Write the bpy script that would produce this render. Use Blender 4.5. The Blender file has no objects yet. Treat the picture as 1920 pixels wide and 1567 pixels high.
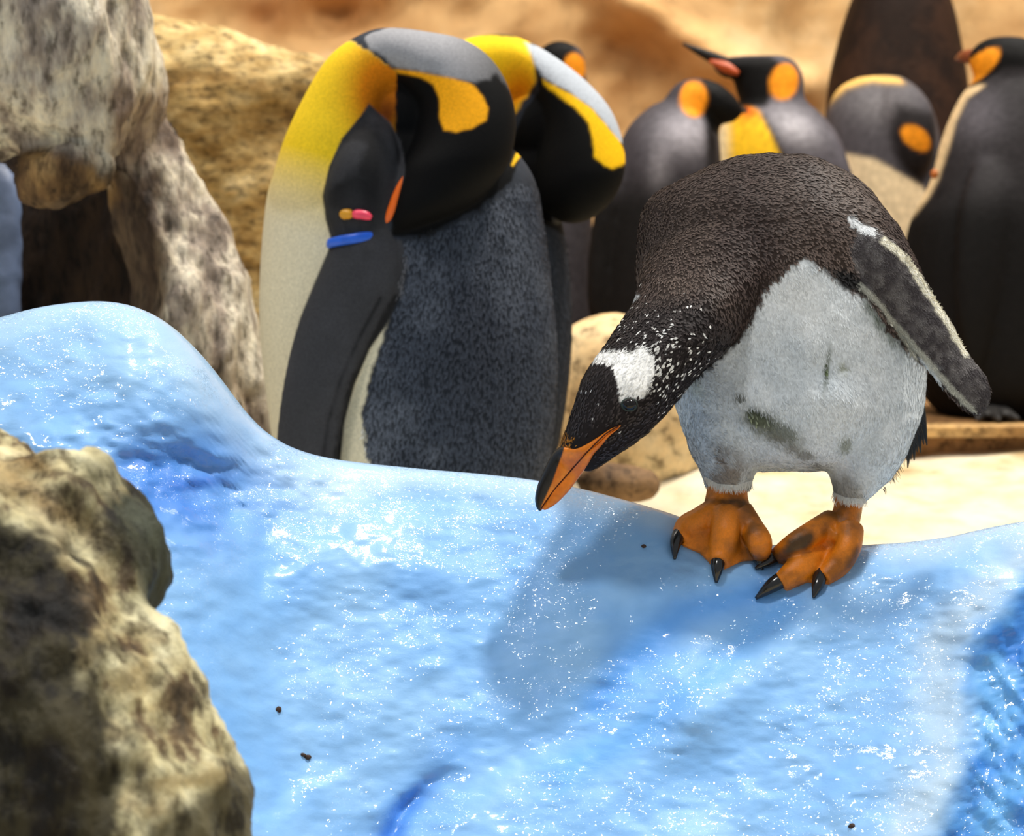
import bpy, math, random
import numpy as np
from mathutils import Vector
from mathutils.bvhtree import BVHTree

scene = bpy.context.scene
rng = np.random.default_rng(7)

# ------------------------------------------------------------------ camera
W, H = 1920.0, 1567.0
LENS, SENSOR = 84.0, 36.0
FPX = W * LENS / SENSOR
PITCH = math.radians(7.0)
CAM = np.array([0.0, 0.0, 0.84])
FWD = np.array([0.0, math.cos(PITCH), -math.sin(PITCH)])
RIGHT = np.array([1.0, 0.0, 0.0])
UP = np.array([0.0, math.sin(PITCH), math.cos(PITCH)])
cd = bpy.data.cameras.new('camera')
cam = bpy.data.objects.new('camera', cd)
scene.collection.objects.link(cam)
cam.location = CAM
cam.rotation_euler = (math.pi / 2 - PITCH, 0, 0)
cd.lens = LENS
cd.sensor_width = SENSOR
cd.sensor_fit = 'HORIZONTAL'
cd.dof.use_dof = True
cd.dof.focus_distance = 2.92
cd.dof.aperture_fstop = 6.3
scene.camera = cam

# ------------------------------------------------------------------ light
world = bpy.data.worlds.new('world')
scene.world = world
world.use_nodes = True
bg = world.node_tree.nodes['Background']
bg.inputs[0].default_value = (0.86, 0.93, 1.0, 1)
bg.inputs[1].default_value = 0.42

def sun(name, travel, strength, angle, color):
    l = bpy.data.lights.new(name, 'SUN')
    l.energy = strength
    l.angle = math.radians(angle)
    l.color = color
    o = bpy.data.objects.new(name, l)
    scene.collection.objects.link(o)
    o.location = (1.5, 4.0, 5.0)
    o.rotation_euler = Vector(travel).to_track_quat('-Z', 'Y').to_euler()
    return o
sun('key_light', (-0.21, -0.12, -0.62), 3.3, 5.0, (1.0, 0.95, 0.87))
sun('ceiling_light', (0.25, 0.30, -0.85), 1.1, 8.0, (1.0, 0.97, 0.93))

# added unseen lamp that brightens the back wall and far penguins
wl = bpy.data.lights.new('added_wall_light', 'AREA')
wl.shape = 'RECTANGLE'; wl.size = 5.0; wl.size_y = 0.5; wl.energy = 130; wl.color = (1.0, 0.90, 0.76)
wo_ = bpy.data.objects.new('added_wall_light', wl)
scene.collection.objects.link(wo_)
wo_.location = (0.4, 4.7, 3.6)
wo_.rotation_euler = Vector((0.0, 2.5, -2.9)).to_track_quat('-Z', 'Y').to_euler()

vs = scene.view_settings
vs.view_transform = 'Standard'
vs.look = 'None'
vs.exposure = 0.0
vs.gamma = 1.0
vs.use_curve_mapping = False

# ------------------------------------------------------------------ helpers
def P(px, py, D):
    px = np.asarray(px, float); py = np.asarray(py, float); D = np.asarray(D, float)
    px, py, D = np.broadcast_arrays(px, py, D)
    return (CAM + FWD * D[..., None] + RIGHT * ((px - W / 2) / FPX * D)[..., None]
            + UP * ((H / 2 - py) / FPX * D)[..., None])

def chart(V, D0):
    """flat side chart of a body: metres in its own side plane, expressed in trace units"""
    d = V - CAM
    return np.stack([W / 2 + FPX * (d @ RIGHT) / D0, H / 2 - FPX * (d @ UP) / D0], 1)

def lin(r, g, b):
    c = np.array([r, g, b], float) / 255.0
    return np.where(c <= 0.04045, c / 12.92, ((c + 0.055) / 1.055) ** 2.4)

def hash3(ix, iy, iz, seed):
    n = (ix.astype(np.int64) * 374761393 + iy.astype(np.int64) * 668265263
         + iz.astype(np.int64) * 2147483647 + seed * 144665) & 0xFFFFFFFF
    n = ((n ^ (n >> 13)) * 1274126177) & 0xFFFFFFFF
    n = ((n ^ (n >> 16)) * 2246822519) & 0xFFFFFFFF
    return ((n ^ (n >> 15)) & 0xFFFFFF) / float(0xFFFFFF)

def vnoise(p, seed=0):
    i = np.floor(p).astype(np.int64)
    f = p - i
    f = f * f * (3 - 2 * f)
    out = 0
    for dx in (0, 1):
        for dy in (0, 1):
            for dz in (0, 1):
                w = ((f[:, 0] if dx else 1 - f[:, 0]) * (f[:, 1] if dy else 1 - f[:, 1])
                     * (f[:, 2] if dz else 1 - f[:, 2]))
                out = out + w * hash3(i[:, 0] + dx, i[:, 1] + dy, i[:, 2] + dz, seed)
    return out * 2 - 1

def fbm(p, scale=1.0, octs=4, seed=0, gain=0.5):
    a, s, out = 1.0, scale, 0
    for k in range(octs):
        out = out + a * vnoise(p * s + 17.3 * k, seed + k)
        a *= gain; s *= 2.03
    return out

def sd_poly(q, poly):
    """signed distance to polygon, negative inside"""
    poly = np.asarray(poly, float)
    a = poly; b = np.roll(poly, -1, 0)
    dmin = np.full(len(q), 1e18); inside = np.zeros(len(q), bool)
    for p0, p1 in zip(a, b):
        e = p1 - p0; w = q - p0
        t = np.clip((w @ e) / max(e @ e, 1e-9), 0, 1)
        dd = w - t[:, None] * e
        dmin = np.minimum(dmin, (dd ** 2).sum(1))
        c = ((p0[1] > q[:, 1]) != (p1[1] > q[:, 1]))
        with np.errstate(divide='ignore', invalid='ignore'):
            xi = (p1[0] - p0[0]) * (q[:, 1] - p0[1]) / (p1[1] - p0[1]) + p0[0]
        inside ^= c & (q[:, 0] < xi)
    d = np.sqrt(dmin)
    return np.where(inside, -d, d)

def sd_line(q, pts):
    pts = np.asarray(pts, float)
    dmin = np.full(len(q), 1e18)
    for p0, p1 in zip(pts[:-1], pts[1:]):
        e = p1 - p0; w = q - p0
        t = np.clip((w @ e) / max(e @ e, 1e-9), 0, 1)
        dd = w - t[:, None] * e
        dmin = np.minimum(dmin, (dd ** 2).sum(1))
    return np.sqrt(dmin)

def sstep(a, b, x):
    t = np.clip((x - a) / (b - a), 0, 1)
    return t * t * (3 - 2 * t)

def mixc(col, c, m):
    return col * (1 - m[:, None]) + np.asarray(c) * m[:, None]

def catmull(A, sub):
    A = np.asarray(A, float)
    n = len(A)
    out = []
    for i in range(n - 1):
        p0 = A[max(i - 1, 0)]; p1 = A[i]; p2 = A[i + 1]; p3 = A[min(i + 2, n - 1)]
        for k in range(sub):
            t = k / sub
            out.append(0.5 * ((2 * p1) + (-p0 + p2) * t + (2 * p0 - 5 * p1 + 4 * p2 - p3) * t * t
                              + (-p0 + 3 * p1 - 3 * p2 + p3) * t ** 3))
    out.append(A[-1])
    return np.array(out)

def loft(rings, sub=5, n=32, power=1.0):
    """rings: (Lx,Ly,Rx,Ry,D,d): outline pair at distance D with half thickness d"""
    rows = []
    for (lx, ly, rx, ry, D, d) in rings:
        rows.append(np.concatenate([P(lx, ly, D), P(rx, ry, D), [d]]))
    rows = catmull(rows, sub)
    th = np.arange(n) / n * 2 * math.pi
    ct, st = np.cos(th), np.sin(th)
    if power != 1.0:
        ct = np.sign(ct) * np.abs(ct) ** power; st = np.sign(st) * np.abs(st) ** power
    V, F = [], []
    for r in rows:
        L, R, d = r[:3], r[3:6], max(r[6], 1e-4)
        c = (L + R) / 2; a = (R - L) / 2
        V.append(c + ct[:, None] * a + st[:, None] * FWD * d)
    m = len(V)
    c0 = V[0].mean(0); c1 = V[-1].mean(0)
    V = np.concatenate(V + [c0[None], c1[None]])
    for i in range(m - 1):
        for j in range(n):
            k = (j + 1) % n
            F.append((i * n + j, i * n + k, (i + 1) * n + k, (i + 1) * n + j))
    for j in range(n):
        k = (j + 1) % n
        F.append((m * n, k, j))
        F.append((m * n + 1, (m - 1) * n + j, (m - 1) * n + k))
    return V, F

def tube(pts, radii, sub=4, n=14, flat=1.0):
    """round limb through world points, rounded ends"""
    A = np.concatenate([np.asarray(pts, float), np.asarray(radii, float)[:, None]], 1)
    A = catmull(A, sub)
    V, F = [], []
    m = len(A)
    u = None
    for i in range(m):
        t = A[min(i + 1, m - 1), :3] - A[max(i - 1, 0), :3]
        t /= np.linalg.norm(t) + 1e-12
        if u is None:
            up = np.array([0, 0, 1.0]) if abs(t[2]) < 0.8 else np.array([0, 1.0, 0])
            u = np.cross(t, up)
        u = u - (u @ t) * t
        u /= np.linalg.norm(u)
        v = np.cross(u, t)
        th = np.arange(n) / n * 2 * math.pi
        r = max(A[i, 3], 1e-4)
        V.append(A[i, :3] + r * (np.cos(th)[:, None] * u + np.sin(th)[:, None] * v * flat))
    c0 = V[0].mean(0); c1 = V[-1].mean(0)
    V = np.concatenate(V + [c0[None], c1[None]])
    for i in range(m - 1):
        for j in range(n):
            k = (j + 1) % n
            F.append((i * n + j, i * n + k, (i + 1) * n + k, (i + 1) * n + j))
    for j in range(n):
        k = (j + 1) % n
        F.append((m * n, k, j)); F.append((m * n + 1, (m - 1) * n + j, (m - 1) * n + k))
    return V, F

def ellipsoid(c, rx, ry, rz, nu=24, nv=14):
    V, F = [], []
    for i in range(nv + 1):
        ph = math.pi * i / nv
        for j in range(nu):
            th = 2 * math.pi * j / nu
            V.append((c[0] + rx * math.sin(ph) * math.cos(th), c[1] + ry * math.sin(ph) * math.sin(th),
                      c[2] + rz * math.cos(ph)))
    for i in range(nv):
        for j in range(nu):
            k = (j + 1) % nu
            F.append((i * nu + j, (i + 1) * nu + j, (i + 1) * nu + k, i * nu + k))
    return np.array(V), F

def merge(parts):
    V, F, o = [], [], 0
    for v, f in parts:
        V.append(v); F += [tuple(i + o for i in t) for t in f]; o += len(v)
    return np.concatenate(V), F

def raw_mesh(name, V, F):
    me = bpy.data.meshes.new(name)
    if isinstance(F, np.ndarray):
        k = F.shape[1]
        me.vertices.add(len(V)); me.vertices.foreach_set('co', np.asarray(V, np.float32).ravel())
        me.loops.add(F.size); me.loops.foreach_set('vertex_index', F.astype(np.int32).ravel())
        me.polygons.add(len(F)); me.polygons.foreach_set('loop_start', np.arange(0, F.size, k, dtype=np.int32))
        me.update(calc_edges=True)
    else:
        me.from_pydata([tuple(v) for v in V], [], F)
        me.update()
    return me

def smooth_verts(V, F, it, lam=0.5):
    E = np.concatenate([F[:, [0, 1]], F[:, [1, 2]], F[:, [2, 3]], F[:, [3, 0]]])
    E = np.unique(np.sort(E, 1), axis=0)
    n = len(V)
    deg = np.bincount(E.ravel(), minlength=n).astype(float)
    deg[deg == 0] = 1
    for _ in range(it):
        S = np.zeros_like(V)
        for c in range(3):
            S[:, c] = (np.bincount(E[:, 0], V[E[:, 1], c], n) + np.bincount(E[:, 1], V[E[:, 0], c], n)) / deg
        V = V + lam * (S - V)
    return V

def fuse(parts, voxel, it=6):
    """several overlapping closed shapes -> one continuous skin"""
    V, F = merge(parts)
    me = raw_mesh('tmp', V, F)
    ob = bpy.data.objects.new('tmp', me)
    scene.collection.objects.link(ob)
    md = ob.modifiers.new('r', 'REMESH')
    md.mode = 'VOXEL'; md.voxel_size = voxel
    dg = bpy.context.evaluated_depsgraph_get()
    ev = ob.evaluated_get(dg)
    m2 = ev.to_mesh()
    nv = len(m2.vertices)
    co = np.empty(nv * 3, np.float32); m2.vertices.foreach_get('co', co)
    nf = len(m2.polygons)
    li = np.empty(len(m2.loops), np.int32); m2.loops.foreach_get('vertex_index', li)
    Fq = li.reshape(nf, 4) if len(li) == nf * 4 else None
    ev.to_mesh_clear()
    bpy.data.objects.remove(ob); bpy.data.meshes.remove(me)
    V = co.reshape(-1, 3).astype(float)
    V = smooth_verts(V, Fq, it)
    return V, Fq

def vnormals(V, F):
    a = V[F[:, 2]] - V[F[:, 0]]; b = V[F[:, 3]] - V[F[:, 1]]
    fn = np.cross(a, b)
    N = np.zeros_like(V)
    for k in range(4):
        np.add.at(N, F[:, k], fn)
    return N / (np.linalg.norm(N, axis=1, keepdims=True) + 1e-12)

def setcol(me, col):
    at = me.color_attributes.new('paint', 'FLOAT_COLOR', 'POINT')
    c = np.ones((len(me.vertices), 4), np.float32)
    c[:, :3] = col
    at.data.foreach_set('color', c.ravel())

def obj(name, V, F, mat, parent=None, col=None, origin=None, smooth=True):
    V = np.asarray(V, float)
    o0 = np.zeros(3)
    if origin is not None: o0 = np.asarray(origin, float)
    base = parent
    off = np.zeros(3)
    while base is not None:
        off = off + np.array(base.location); base = base.parent
    me = raw_mesh(name, V - off - (o0 if parent is None else 0), F)
    if col is not None: setcol(me, np.asarray(col) if np.ndim(col) == 2 else np.tile(col, (len(V), 1)))
    if smooth: me.polygons.foreach_set('use_smooth', np.ones(len(me.polygons), bool))
    me.materials.append(mat)
    o = bpy.data.objects.new(name, me)
    scene.collection.objects.link(o)
    if parent is not None: o.parent = parent
    else: o.location = o0
    return o

def thing(name, label, cat, loc, group=None):
    o = bpy.data.objects.new(name, None)
    scene.collection.objects.link(o)
    o.location = loc; o.empty_display_size = 0.1
    tag(o, label, cat, group)
    return o

def tag(o, label=None, cat=None, group=None, kind=None):
    if label: o['label'] = label
    if cat: o['category'] = cat
    if group: o['group'] = group
    if kind: o['kind'] = kind
    return o

# ------------------------------------------------------------------ materials
def new_mat(name):
    m = bpy.data.materials.new(name); m.use_nodes = True
    nt = m.node_tree
    b = nt.nodes['Principled BSDF']
    return m, nt, b

def nd(nt, t, **kw):
    n = nt.nodes.new(t)
    for k, v in kw.items():
        if k in n.inputs: n.inputs[k].default_value = v
        else: setattr(n, k, v)
    return n

def noise_node(nt, scale, detail=4, rough=0.55, stretch=None, rot=None):
    tc = nd(nt, 'ShaderNodeTexCoord')
    src = tc.outputs['Object']
    if stretch:
        mp = nd(nt, 'ShaderNodeMapping'); mp.inputs['Scale'].default_value = stretch
        if rot: mp.inputs['Rotation'].default_value = rot
        nt.links.new(src, mp.inputs[0]); src = mp.outputs[0]
    n = nd(nt, 'ShaderNodeTexNoise'); n.inputs['Scale'].default_value = scale
    n.inputs['Detail'].default_value = detail; n.inputs['Roughness'].default_value = rough
    nt.links.new(src, n.inputs['Vector'])
    return n

def ramp(nt, src, stops):
    r = nd(nt, 'ShaderNodeValToRGB')
    el = r.color_ramp.elements
    while len(el) < len(stops): el.new(0.5)
    for e, (p, c) in zip(el, stops):
        e.position = p; e.color = (*c, 1) if len(c) == 3 else c
    nt.links.new(src, r.inputs[0])
    return r

def mixn(nt, a, b, fac, mode='MIX'):
    m = nd(nt, 'ShaderNodeMix'); m.data_type = 'RGBA'; m.blend_type = mode
    for s, v in (('A', a), ('B', b)):
        i = [x for x in m.inputs if x.name == s and x.type == 'RGBA'][0]
        if hasattr(v, 'links') or hasattr(v, 'is_linked'): nt.links.new(v, i)
        else: i.default_value = (*v, 1)
    f = m.inputs[0]
    if hasattr(fac, 'is_linked'): nt.links.new(fac, f)
    else: f.default_value = fac
    return [x for x in m.outputs if x.type == 'RGBA'][0]

def bump(nt, b, height, strength, dist, prev=None):
    n = nd(nt, 'ShaderNodeBump'); n.inputs['Strength'].default_value = strength
    n.inputs['Distance'].default_value = dist
    nt.links.new(height, n.inputs['Height'])
    if prev is not None: nt.links.new(prev, n.inputs['Normal'])
    nt.links.new(n.outputs[0], b.inputs['Normal'])
    return n.outputs[0]

def painted(name, rough=0.6, spec=0.3, var=0.25, nscale=120, bstr=0.3, bdist=0.002, stretch=None, sheen=0.0):
    m, nt, b = new_mat(name)
    at = nd(nt, 'ShaderNodeVertexColor'); at.layer_name = 'paint'
    n = noise_node(nt, nscale, 5, 0.6, stretch)
    r = ramp(nt, n.outputs['Fac'], [(0.3, (1 - var,) * 3), (0.7, (1 + var,) * 3)])
    c = mixn(nt, at.outputs[0], r.outputs[0], 1.0, 'MULTIPLY')
    nt.links.new(c, b.inputs['Base Color'])
    b.inputs['Roughness'].default_value = rough
    b.inputs['Specular IOR Level'].default_value = spec
    if sheen: b.inputs['Sheen Weight'].default_value = sheen
    bump(nt, b, n.outputs['Fac'], bstr, bdist)
    return m

def plain(name, color, rough=0.5, spec=0.5, var=0.1, nscale=60, bstr=0.1, bdist=0.001, coat=0.0):
    m, nt, b = new_mat(name)
    n = noise_node(nt, nscale, 4)
    r = ramp(nt, n.outputs['Fac'], [(0.3, tuple(np.clip(np.array(color) * (1 - var), 0, 1))),
                                    (0.7, tuple(np.clip(np.array(color) * (1 + var), 0, 1)))])
    nt.links.new(r.outputs[0], b.inputs['Base Color'])
    b.inputs['Roughness'].default_value = rough
    b.inputs['Specular IOR Level'].default_value = spec
    b.inputs['Coat Weight'].default_value = coat
    bump(nt, b, n.outputs['Fac'], bstr, bdist)
    return m

M_FEATHER = painted('feathers', 0.7, 0.10, 0.18, 260, 0.35, 0.0015)
M_PLUME = painted('feather_blades', 0.55, 0.22, 0.10, 200, 0.1, 0.001)
M_FAR = painted('feathers_soft', 0.65, 0.12, 0.2, 60, 0.4, 0.004)
M_BILL = painted('bill_horn', 0.28, 0.5, 0.12, 180, 0.25, 0.0008, (1, 1, 1))
M_FOOT = painted('foot_skin', 0.42, 0.4, 0.12, 420, 0.5, 0.0012)
M_CLAW = plain('claw_horn', (0.012, 0.011, 0.010), 0.18, 0.6)
M_BILLDARK = plain('dark_bill_horn', (0.014, 0.012, 0.011), 0.5, 0.2)
M_EYE = plain('eye_dark', (0.006, 0.004, 0.003), 0.12, 0.4)
M_RING = plain('eye_ring_skin', tuple(lin(58, 68, 64)), 0.7, 0.1)
M_BLUE = plain('blue_plastic', tuple(lin(28, 95, 215)), 0.35, 0.5)
M_PINK = plain('pink_plastic', tuple(lin(245, 70, 100)), 0.4, 0.5)
M_YELLOW = plain('amber_plastic', tuple(lin(215, 150, 20)), 0.4, 0.5)
M_ORANGE = plain('orange_bill_plate', tuple(lin(238, 105, 20)), 0.35, 0.4)
M_MOUTH = plain('mouth_seam', tuple(lin(70, 28, 6)), .6, .2)
M_DARKFOOT = plain('dark_foot_skin', (0.03, 0.028, 0.027), 0.5, 0.4)

def ice_material():
    m, nt, b = new_mat('painted_ice')
    at = nd(nt, 'ShaderNodeVertexColor'); at.layer_name = 'paint'
    n = noise_node(nt, 14, 6, 0.6)
    r = ramp(nt, n.outputs['Fac'], [(0.3, (0.90, 0.94, 0.98)), (0.7, (1.08, 1.05, 1.02))])
    c = mixn(nt, at.outputs[0], r.outputs[0], 1.0, 'MULTIPLY')
    nt.links.new(c, b.inputs['Base Color'])
    b.inputs['Roughness'].default_value = 0.5
    b.inputs['Specular IOR Level'].default_value = 0.25
    b.inputs['Coat Weight'].default_value = 0.75
    b.inputs['Coat Roughness'].default_value = 0.10
    n1 = noise_node(nt, 30, 4, 0.6, (1, 1, 1.8))
    b1 = bump(nt, b, n1.outputs['Fac'], 0.15, 0.006)
    # hand-trowelled clear lacquer: tiny facets that catch the lamps, stronger in patches
    tc = nd(nt, 'ShaderNodeTexCoord')
    mp = nd(nt, 'ShaderNodeMapping'); mp.inputs['Scale'].default_value = (1, 1, 1.5)
    nt.links.new(tc.outputs['Object'], mp.inputs[0])
    wn = nd(nt, 'ShaderNodeTexNoise'); wn.inputs['Scale'].default_value = 140; wn.inputs['Detail'].default_value = 2
    nt.links.new(mp.outputs[0], wn.inputs['Vector'])
    wadd = nd(nt, 'ShaderNodeVectorMath', operation='MULTIPLY_ADD')
    nt.links.new(wn.outputs['Color'], wadd.inputs[0]); wadd.inputs[1].default_value = (0.02,) * 3
    nt.links.new(mp.outputs[0], wadd.inputs[2])
    vo = nd(nt, 'ShaderNodeTexVoronoi'); vo.inputs['Scale'].default_value = 430
    nt.links.new(wadd.outputs[0], vo.inputs['Vector'])
    sub = nd(nt, 'ShaderNodeVectorMath', operation='SUBTRACT'); nt.links.new(vo.outputs['Color'], sub.inputs[0]); sub.inputs[1].default_value = (0.5,) * 3
    pn_ = noise_node(nt, 9, 3, 0.6, (1, 1, 1.5))
    pr = ramp(nt, pn_.outputs['Fac'], [(0.45, (0.07,) * 3), (0.60, (1.05,) * 3)])
    sc = nd(nt, 'ShaderNodeVectorMath', operation='MULTIPLY'); nt.links.new(sub.outputs[0], sc.inputs[0]); nt.links.new(pr.outputs[0], sc.inputs[1])
    ad = nd(nt, 'ShaderNodeVectorMath', operation='ADD'); nt.links.new(sc.outputs[0], ad.inputs[0]); nt.links.new(b1, ad.inputs[1])
    no = nd(nt, 'ShaderNodeVectorMath', operation='NORMALIZE'); nt.links.new(ad.outputs[0], no.inputs[0])
    nt.links.new(no.outputs[0], b.inputs['Coat Normal'])
    return m
M_ICE = ice_material()

def rock_material(name, pal, scale=9.0, stretch=(1, 1, 1), rot=(0, 0, 0), bstr=0.8, rough=0.75, fine=60, contrast=0.8):
    m, nt, b = new_mat(name)
    n = noise_node(nt, scale, 8, 0.62, stretch, rot)
    r = ramp(nt, n.outputs['Fac'], pal)
    n2 = noise_node(nt, fine, 5, 0.65, stretch, rot)
    r2 = ramp(nt, n2.outputs['Fac'], [(0.36, (0.22, 0.20, 0.17)), (0.48, (0.95, 0.95, 0.95)), (0.66, (1.25, 1.22, 1.15))])
    c = mixn(nt, r.outputs[0], r2.outputs[0], contrast, 'MULTIPLY')
    at = nd(nt, 'ShaderNodeVertexColor'); at.layer_name = 'paint'
    c = mixn(nt, c, at.outputs[0], 1.0, 'MULTIPLY')
    nt.links.new(c, b.inputs['Base Color'])
    b.inputs['Roughness'].default_value = rough
    b.inputs['Specular IOR Level'].default_value = 0.3
    b1 = bump(nt, b, n.outputs['Fac'], bstr, 0.02)
    bump(nt, b, n2.outputs['Fac'], bstr, 0.006, b1)
    return m

# ------------------------------------------------------------------ the setting
def grid_faces(nr, nc):
    i = np.arange(nr - 1)[:, None] * nc + np.arange(nc - 1)[None]
    return np.stack([i, i + 1, i + nc + 1, i + nc], -1).reshape(-1, 4)

LEDGE_Y = 5.26
LEDGE_Z = 0.177
def ground_z(x, y):
    p = np.stack([x, y, 0 * x], 1)
    z = 0.115 * sstep(4.2, 5.25, y) + 0.018 * fbm(p, 2.6, 4, 3) * sstep(3.3, 3.8, y)
    z = z + 0.030 * np.exp(-((x - 0.42) / 0.35) ** 2 - ((y - 4.9) / 0.18) ** 2)
    return z
xs = np.linspace(-4.5, 4.5, 260); ys = np.linspace(1.2, 6.2, 180)
X, Y = np.meshgrid(xs, ys)
gx, gy = X.ravel(), Y.ravel()
gz = ground_z(gx, gy)
sand = rock_material('pale_sand', [(0.30, tuple(lin(168, 138, 88))), (0.44, tuple(lin(204, 188, 152))), (0.62, tuple(lin(216, 206, 184)))],
                     5.0, bstr=0.2, rough=0.85, fine=14, contrast=0.2)
g = obj('floor', np.stack([gx, gy, gz], 1), grid_faces(180, 260), sand, col=np.ones(3))
tag(g, kind='structure')

# low kerb / raised stage behind
def box(x0, x1, y0, y1, z0, z1):
    V = np.array([(x, y, z) for x in (x0, x1) for y in (y0, y1) for z in (z0, z1)], float)
    F = [(0, 1, 3, 2), (4, 6, 7, 5), (0, 4, 5, 1), (2, 3, 7, 6), (0, 2, 6, 4), (1, 5, 7, 3)]
    return V, F
stage_m = rock_material('stage_concrete', [(0.3, tuple(lin(105, 74, 44))), (0.6, tuple(lin(165, 122, 76)))], 5.0, bstr=0.3, fine=40)
V, F = box(-4.5, 4.5, LEDGE_Y + 0.03, 8.4, -0.05, LEDGE_Z - 0.004)
o = obj('floor_stage', V, F, stage_m, col=np.ones(3), smooth=False)
tag(o, kind='structure')
kerb_m = rock_material('kerb_stone', [(0.3, tuple(lin(150, 112, 66))), (0.6, tuple(lin(205, 165, 108)))], 5.0, bstr=0.3, fine=40)
V, F = box(-4.5, 4.5, LEDGE_Y - 0.03, LEDGE_Y + 0.05, LEDGE_Z - 0.022, LEDGE_Z)
o = obj('trim_1', V, F, kerb_m, col=np.ones(3), smooth=False)
tag(o, kind='structure')

# back rock wall
wx = np.linspace(-1600, 3500, 300); wy = np.linspace(-1100, 1000, 190)
PX, PY = np.meshgrid(wx, wy)
q = np.stack([PX.ravel(), PY.ravel()], 1)
pn = np.concatenate([q / 300.0, np.zeros((len(q), 1))], 1)
dd = 7.4 + 0.09 * fbm(pn, 1.0, 5, 11) + 0.05 * fbm(pn, 3.0, 3, 23)
ridge = sd_line(q, [(1050, -120), (1180, 0), (1290, 60), (1370, 120), (1500, 150)])
dd = dd - 0.16 * np.exp(-(ridge / 50) ** 2)
dd = dd + 0.22 * np.exp(-((q[:, 0] - 640) / 110) ** 2 - ((q[:, 1] - 30) / 60) ** 2)
wc = np.ones((len(q), 3))
wc = mixc(wc, (0.72, 0.58, 0.46), np.exp(-((q[:, 0] - 660) / 70) ** 2 - ((q[:, 1] - 30) / 40) ** 2))
wc = mixc(wc, (0.62, 0.45, 0.34), np.exp(-((q[:, 0] - 500) / 60) ** 2 - ((q[:, 1] - 20) / 50) ** 2))
wc = mixc(wc, (1.25, 1.2, 1.15), np.exp(-(ridge / 26) ** 2))  # edge light along the ridge painted into the wall colour
wall_m = rock_material('sandstone', [(0.28, tuple(lin(196, 152, 100))), (0.5, tuple(lin(214, 174, 120))), (0.7, tuple(lin(236, 206, 158)))],
                       2.2, bstr=0.5, rough=0.85, fine=10, contrast=0.2)
o = obj('wall_back', P(q[:, 0], q[:, 1], dd), grid_faces(190, 300)[:, ::-1], wall_m, col=wc)
tag(o, kind='structure')

# ------------------------------------------------------------------ blue ice mound
crest = np.array([(-700, 760), (-400, 690), (-150, 628), (0, 595), (60, 578), (120, 568), (190, 563), (250, 572), (310, 600), (360, 645),
    (400, 690), (440, 745), (470, 785), (510, 820), (560, 845), (620, 860), (700, 870), (800, 880), (900, 888),
    (1000, 899), (1100, 918), (1200, 945), (1270, 966), (1320, 988), (1380, 1010), (1450, 1022), (1530, 1025),
    (1620, 1022), (1700, 1017), (1780, 1007), (1850, 990), (1920, 977), (2100, 960), (2350, 980), (2700, 1060)], float)
cdp = np.array([(-700, 2.95), (0, 2.93), (300, 2.94), (520, 3.02), (800, 3.06), (1100, 3.06), (1400, 3.03), (1650, 3.02), (1920, 2.98), (2700, 2.95)])
def crest_y(px):
    y = np.interp(px, crest[:, 0], crest[:, 1])
    for k in (-24, -12, 12, 24):
        y = y + np.interp(px + k, crest[:, 0], crest[:, 1])
    return y / 5
def crest_d(px):
    s = 0
    for k in (-120, -60, 0, 60, 120):
        s = s + np.interp(px + k, cdp[:, 0], cdp[:, 1])
    return s / 5
def gauss(q, cx, cy, sx, sy, ang=0):
    a = math.radians(ang)
    x = (q[:, 0] - cx) * math.cos(a) + (q[:, 1] - cy) * math.sin(a)
    y = -(q[:, 0] - cx) * math.sin(a) + (q[:, 1] - cy) * math.cos(a)
    return np.exp(-(x / sx) ** 2 - (y / sy) ** 2)
GROOVE = [(1960, 1060), (1880, 1160), (1810, 1240), (1800, 1330), (1800, 1420), (1770, 1500), (1740, 1600), (1700, 1950), (2700, 1950), (2700, 1060)]
def ice_depth(px, py):
    px = np.asarray(px, float).ravel(); py = np.asarray(py, float).ravel()
    q = np.stack([px, py], 1)
    cy = crest_y(px); w = np.maximum(py - cy, 0) / 1493.0
    D = crest_d(px) - np.sqrt(2 * 0.045 * w + (0.62 * w) ** 2)
    env = sstep(0.0, 0.05, w)
    pn = np.concatenate([q / 200.0, np.zeros((len(q), 1))], 1)
    off = 0.042 * gauss(q, 330, 900, 190, 90, 12)
    off += 0.012 * np.exp(-(sd_line(q, [(240, 880), (330, 850), (420, 900), (430, 960)]) / 25) ** 2)
    off += 0.014 * np.exp(-(sd_line(q, [(1420, 1120), (1280, 1170), (1170, 1260), (1090, 1380), (900, 1440), (790, 1500), (720, 1600)]) / 55) ** 2)
    off += 0.014 * np.exp(-(sd_line(q, [(860, 1430), (800, 1470), (755, 1520), (720, 1600)]) / 18) ** 2) * sstep(1425, 1500, q[:, 1])
    off -= 0.018 * gauss(q, 1300, 1330, 220, 60, -38)
    off -= 0.015 * gauss(q, 700, 1050, 240, 100, 10)
    off += 0.012 * np.exp(-(sd_line(q, [(1480, 1130), (1340, 1260), (1120, 1460)]) / 40) ** 2)
    gd = sd_poly(q, GROOVE)
    inn = sstep(20, -60, gd)
    off += 0.030 * inn + inn * (0.006 * fbm(pn * [1.4, 0.8, 1], 6.0, 5, 41) + 0.004 * fbm(pn @ np.array([[.8, .6, 0], [-.6, .8, 0], [0, 0, 1]]) * [3.0, .5, 1], 5.0, 3, 47))
    off += 0.012 * fbm(pn, 1.1, 3, 31)
    off += 0.0035 * fbm(pn * [1, 1.6, 1], 6.0, 3, 37) * (0.5 + gauss(q, 330, 900, 200, 110) * 1.6)
    return D + off * env
cols = np.linspace(-700, 2700, 480)
trow = np.linspace(0, 1, 260) ** 1.35
PX, T = np.meshgrid(cols, trow)
CY = crest_y(PX.ravel()).reshape(PX.shape)
PY = CY + T * (1950 - CY)
q = np.stack([PX.ravel(), PY.ravel()], 1)
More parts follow.
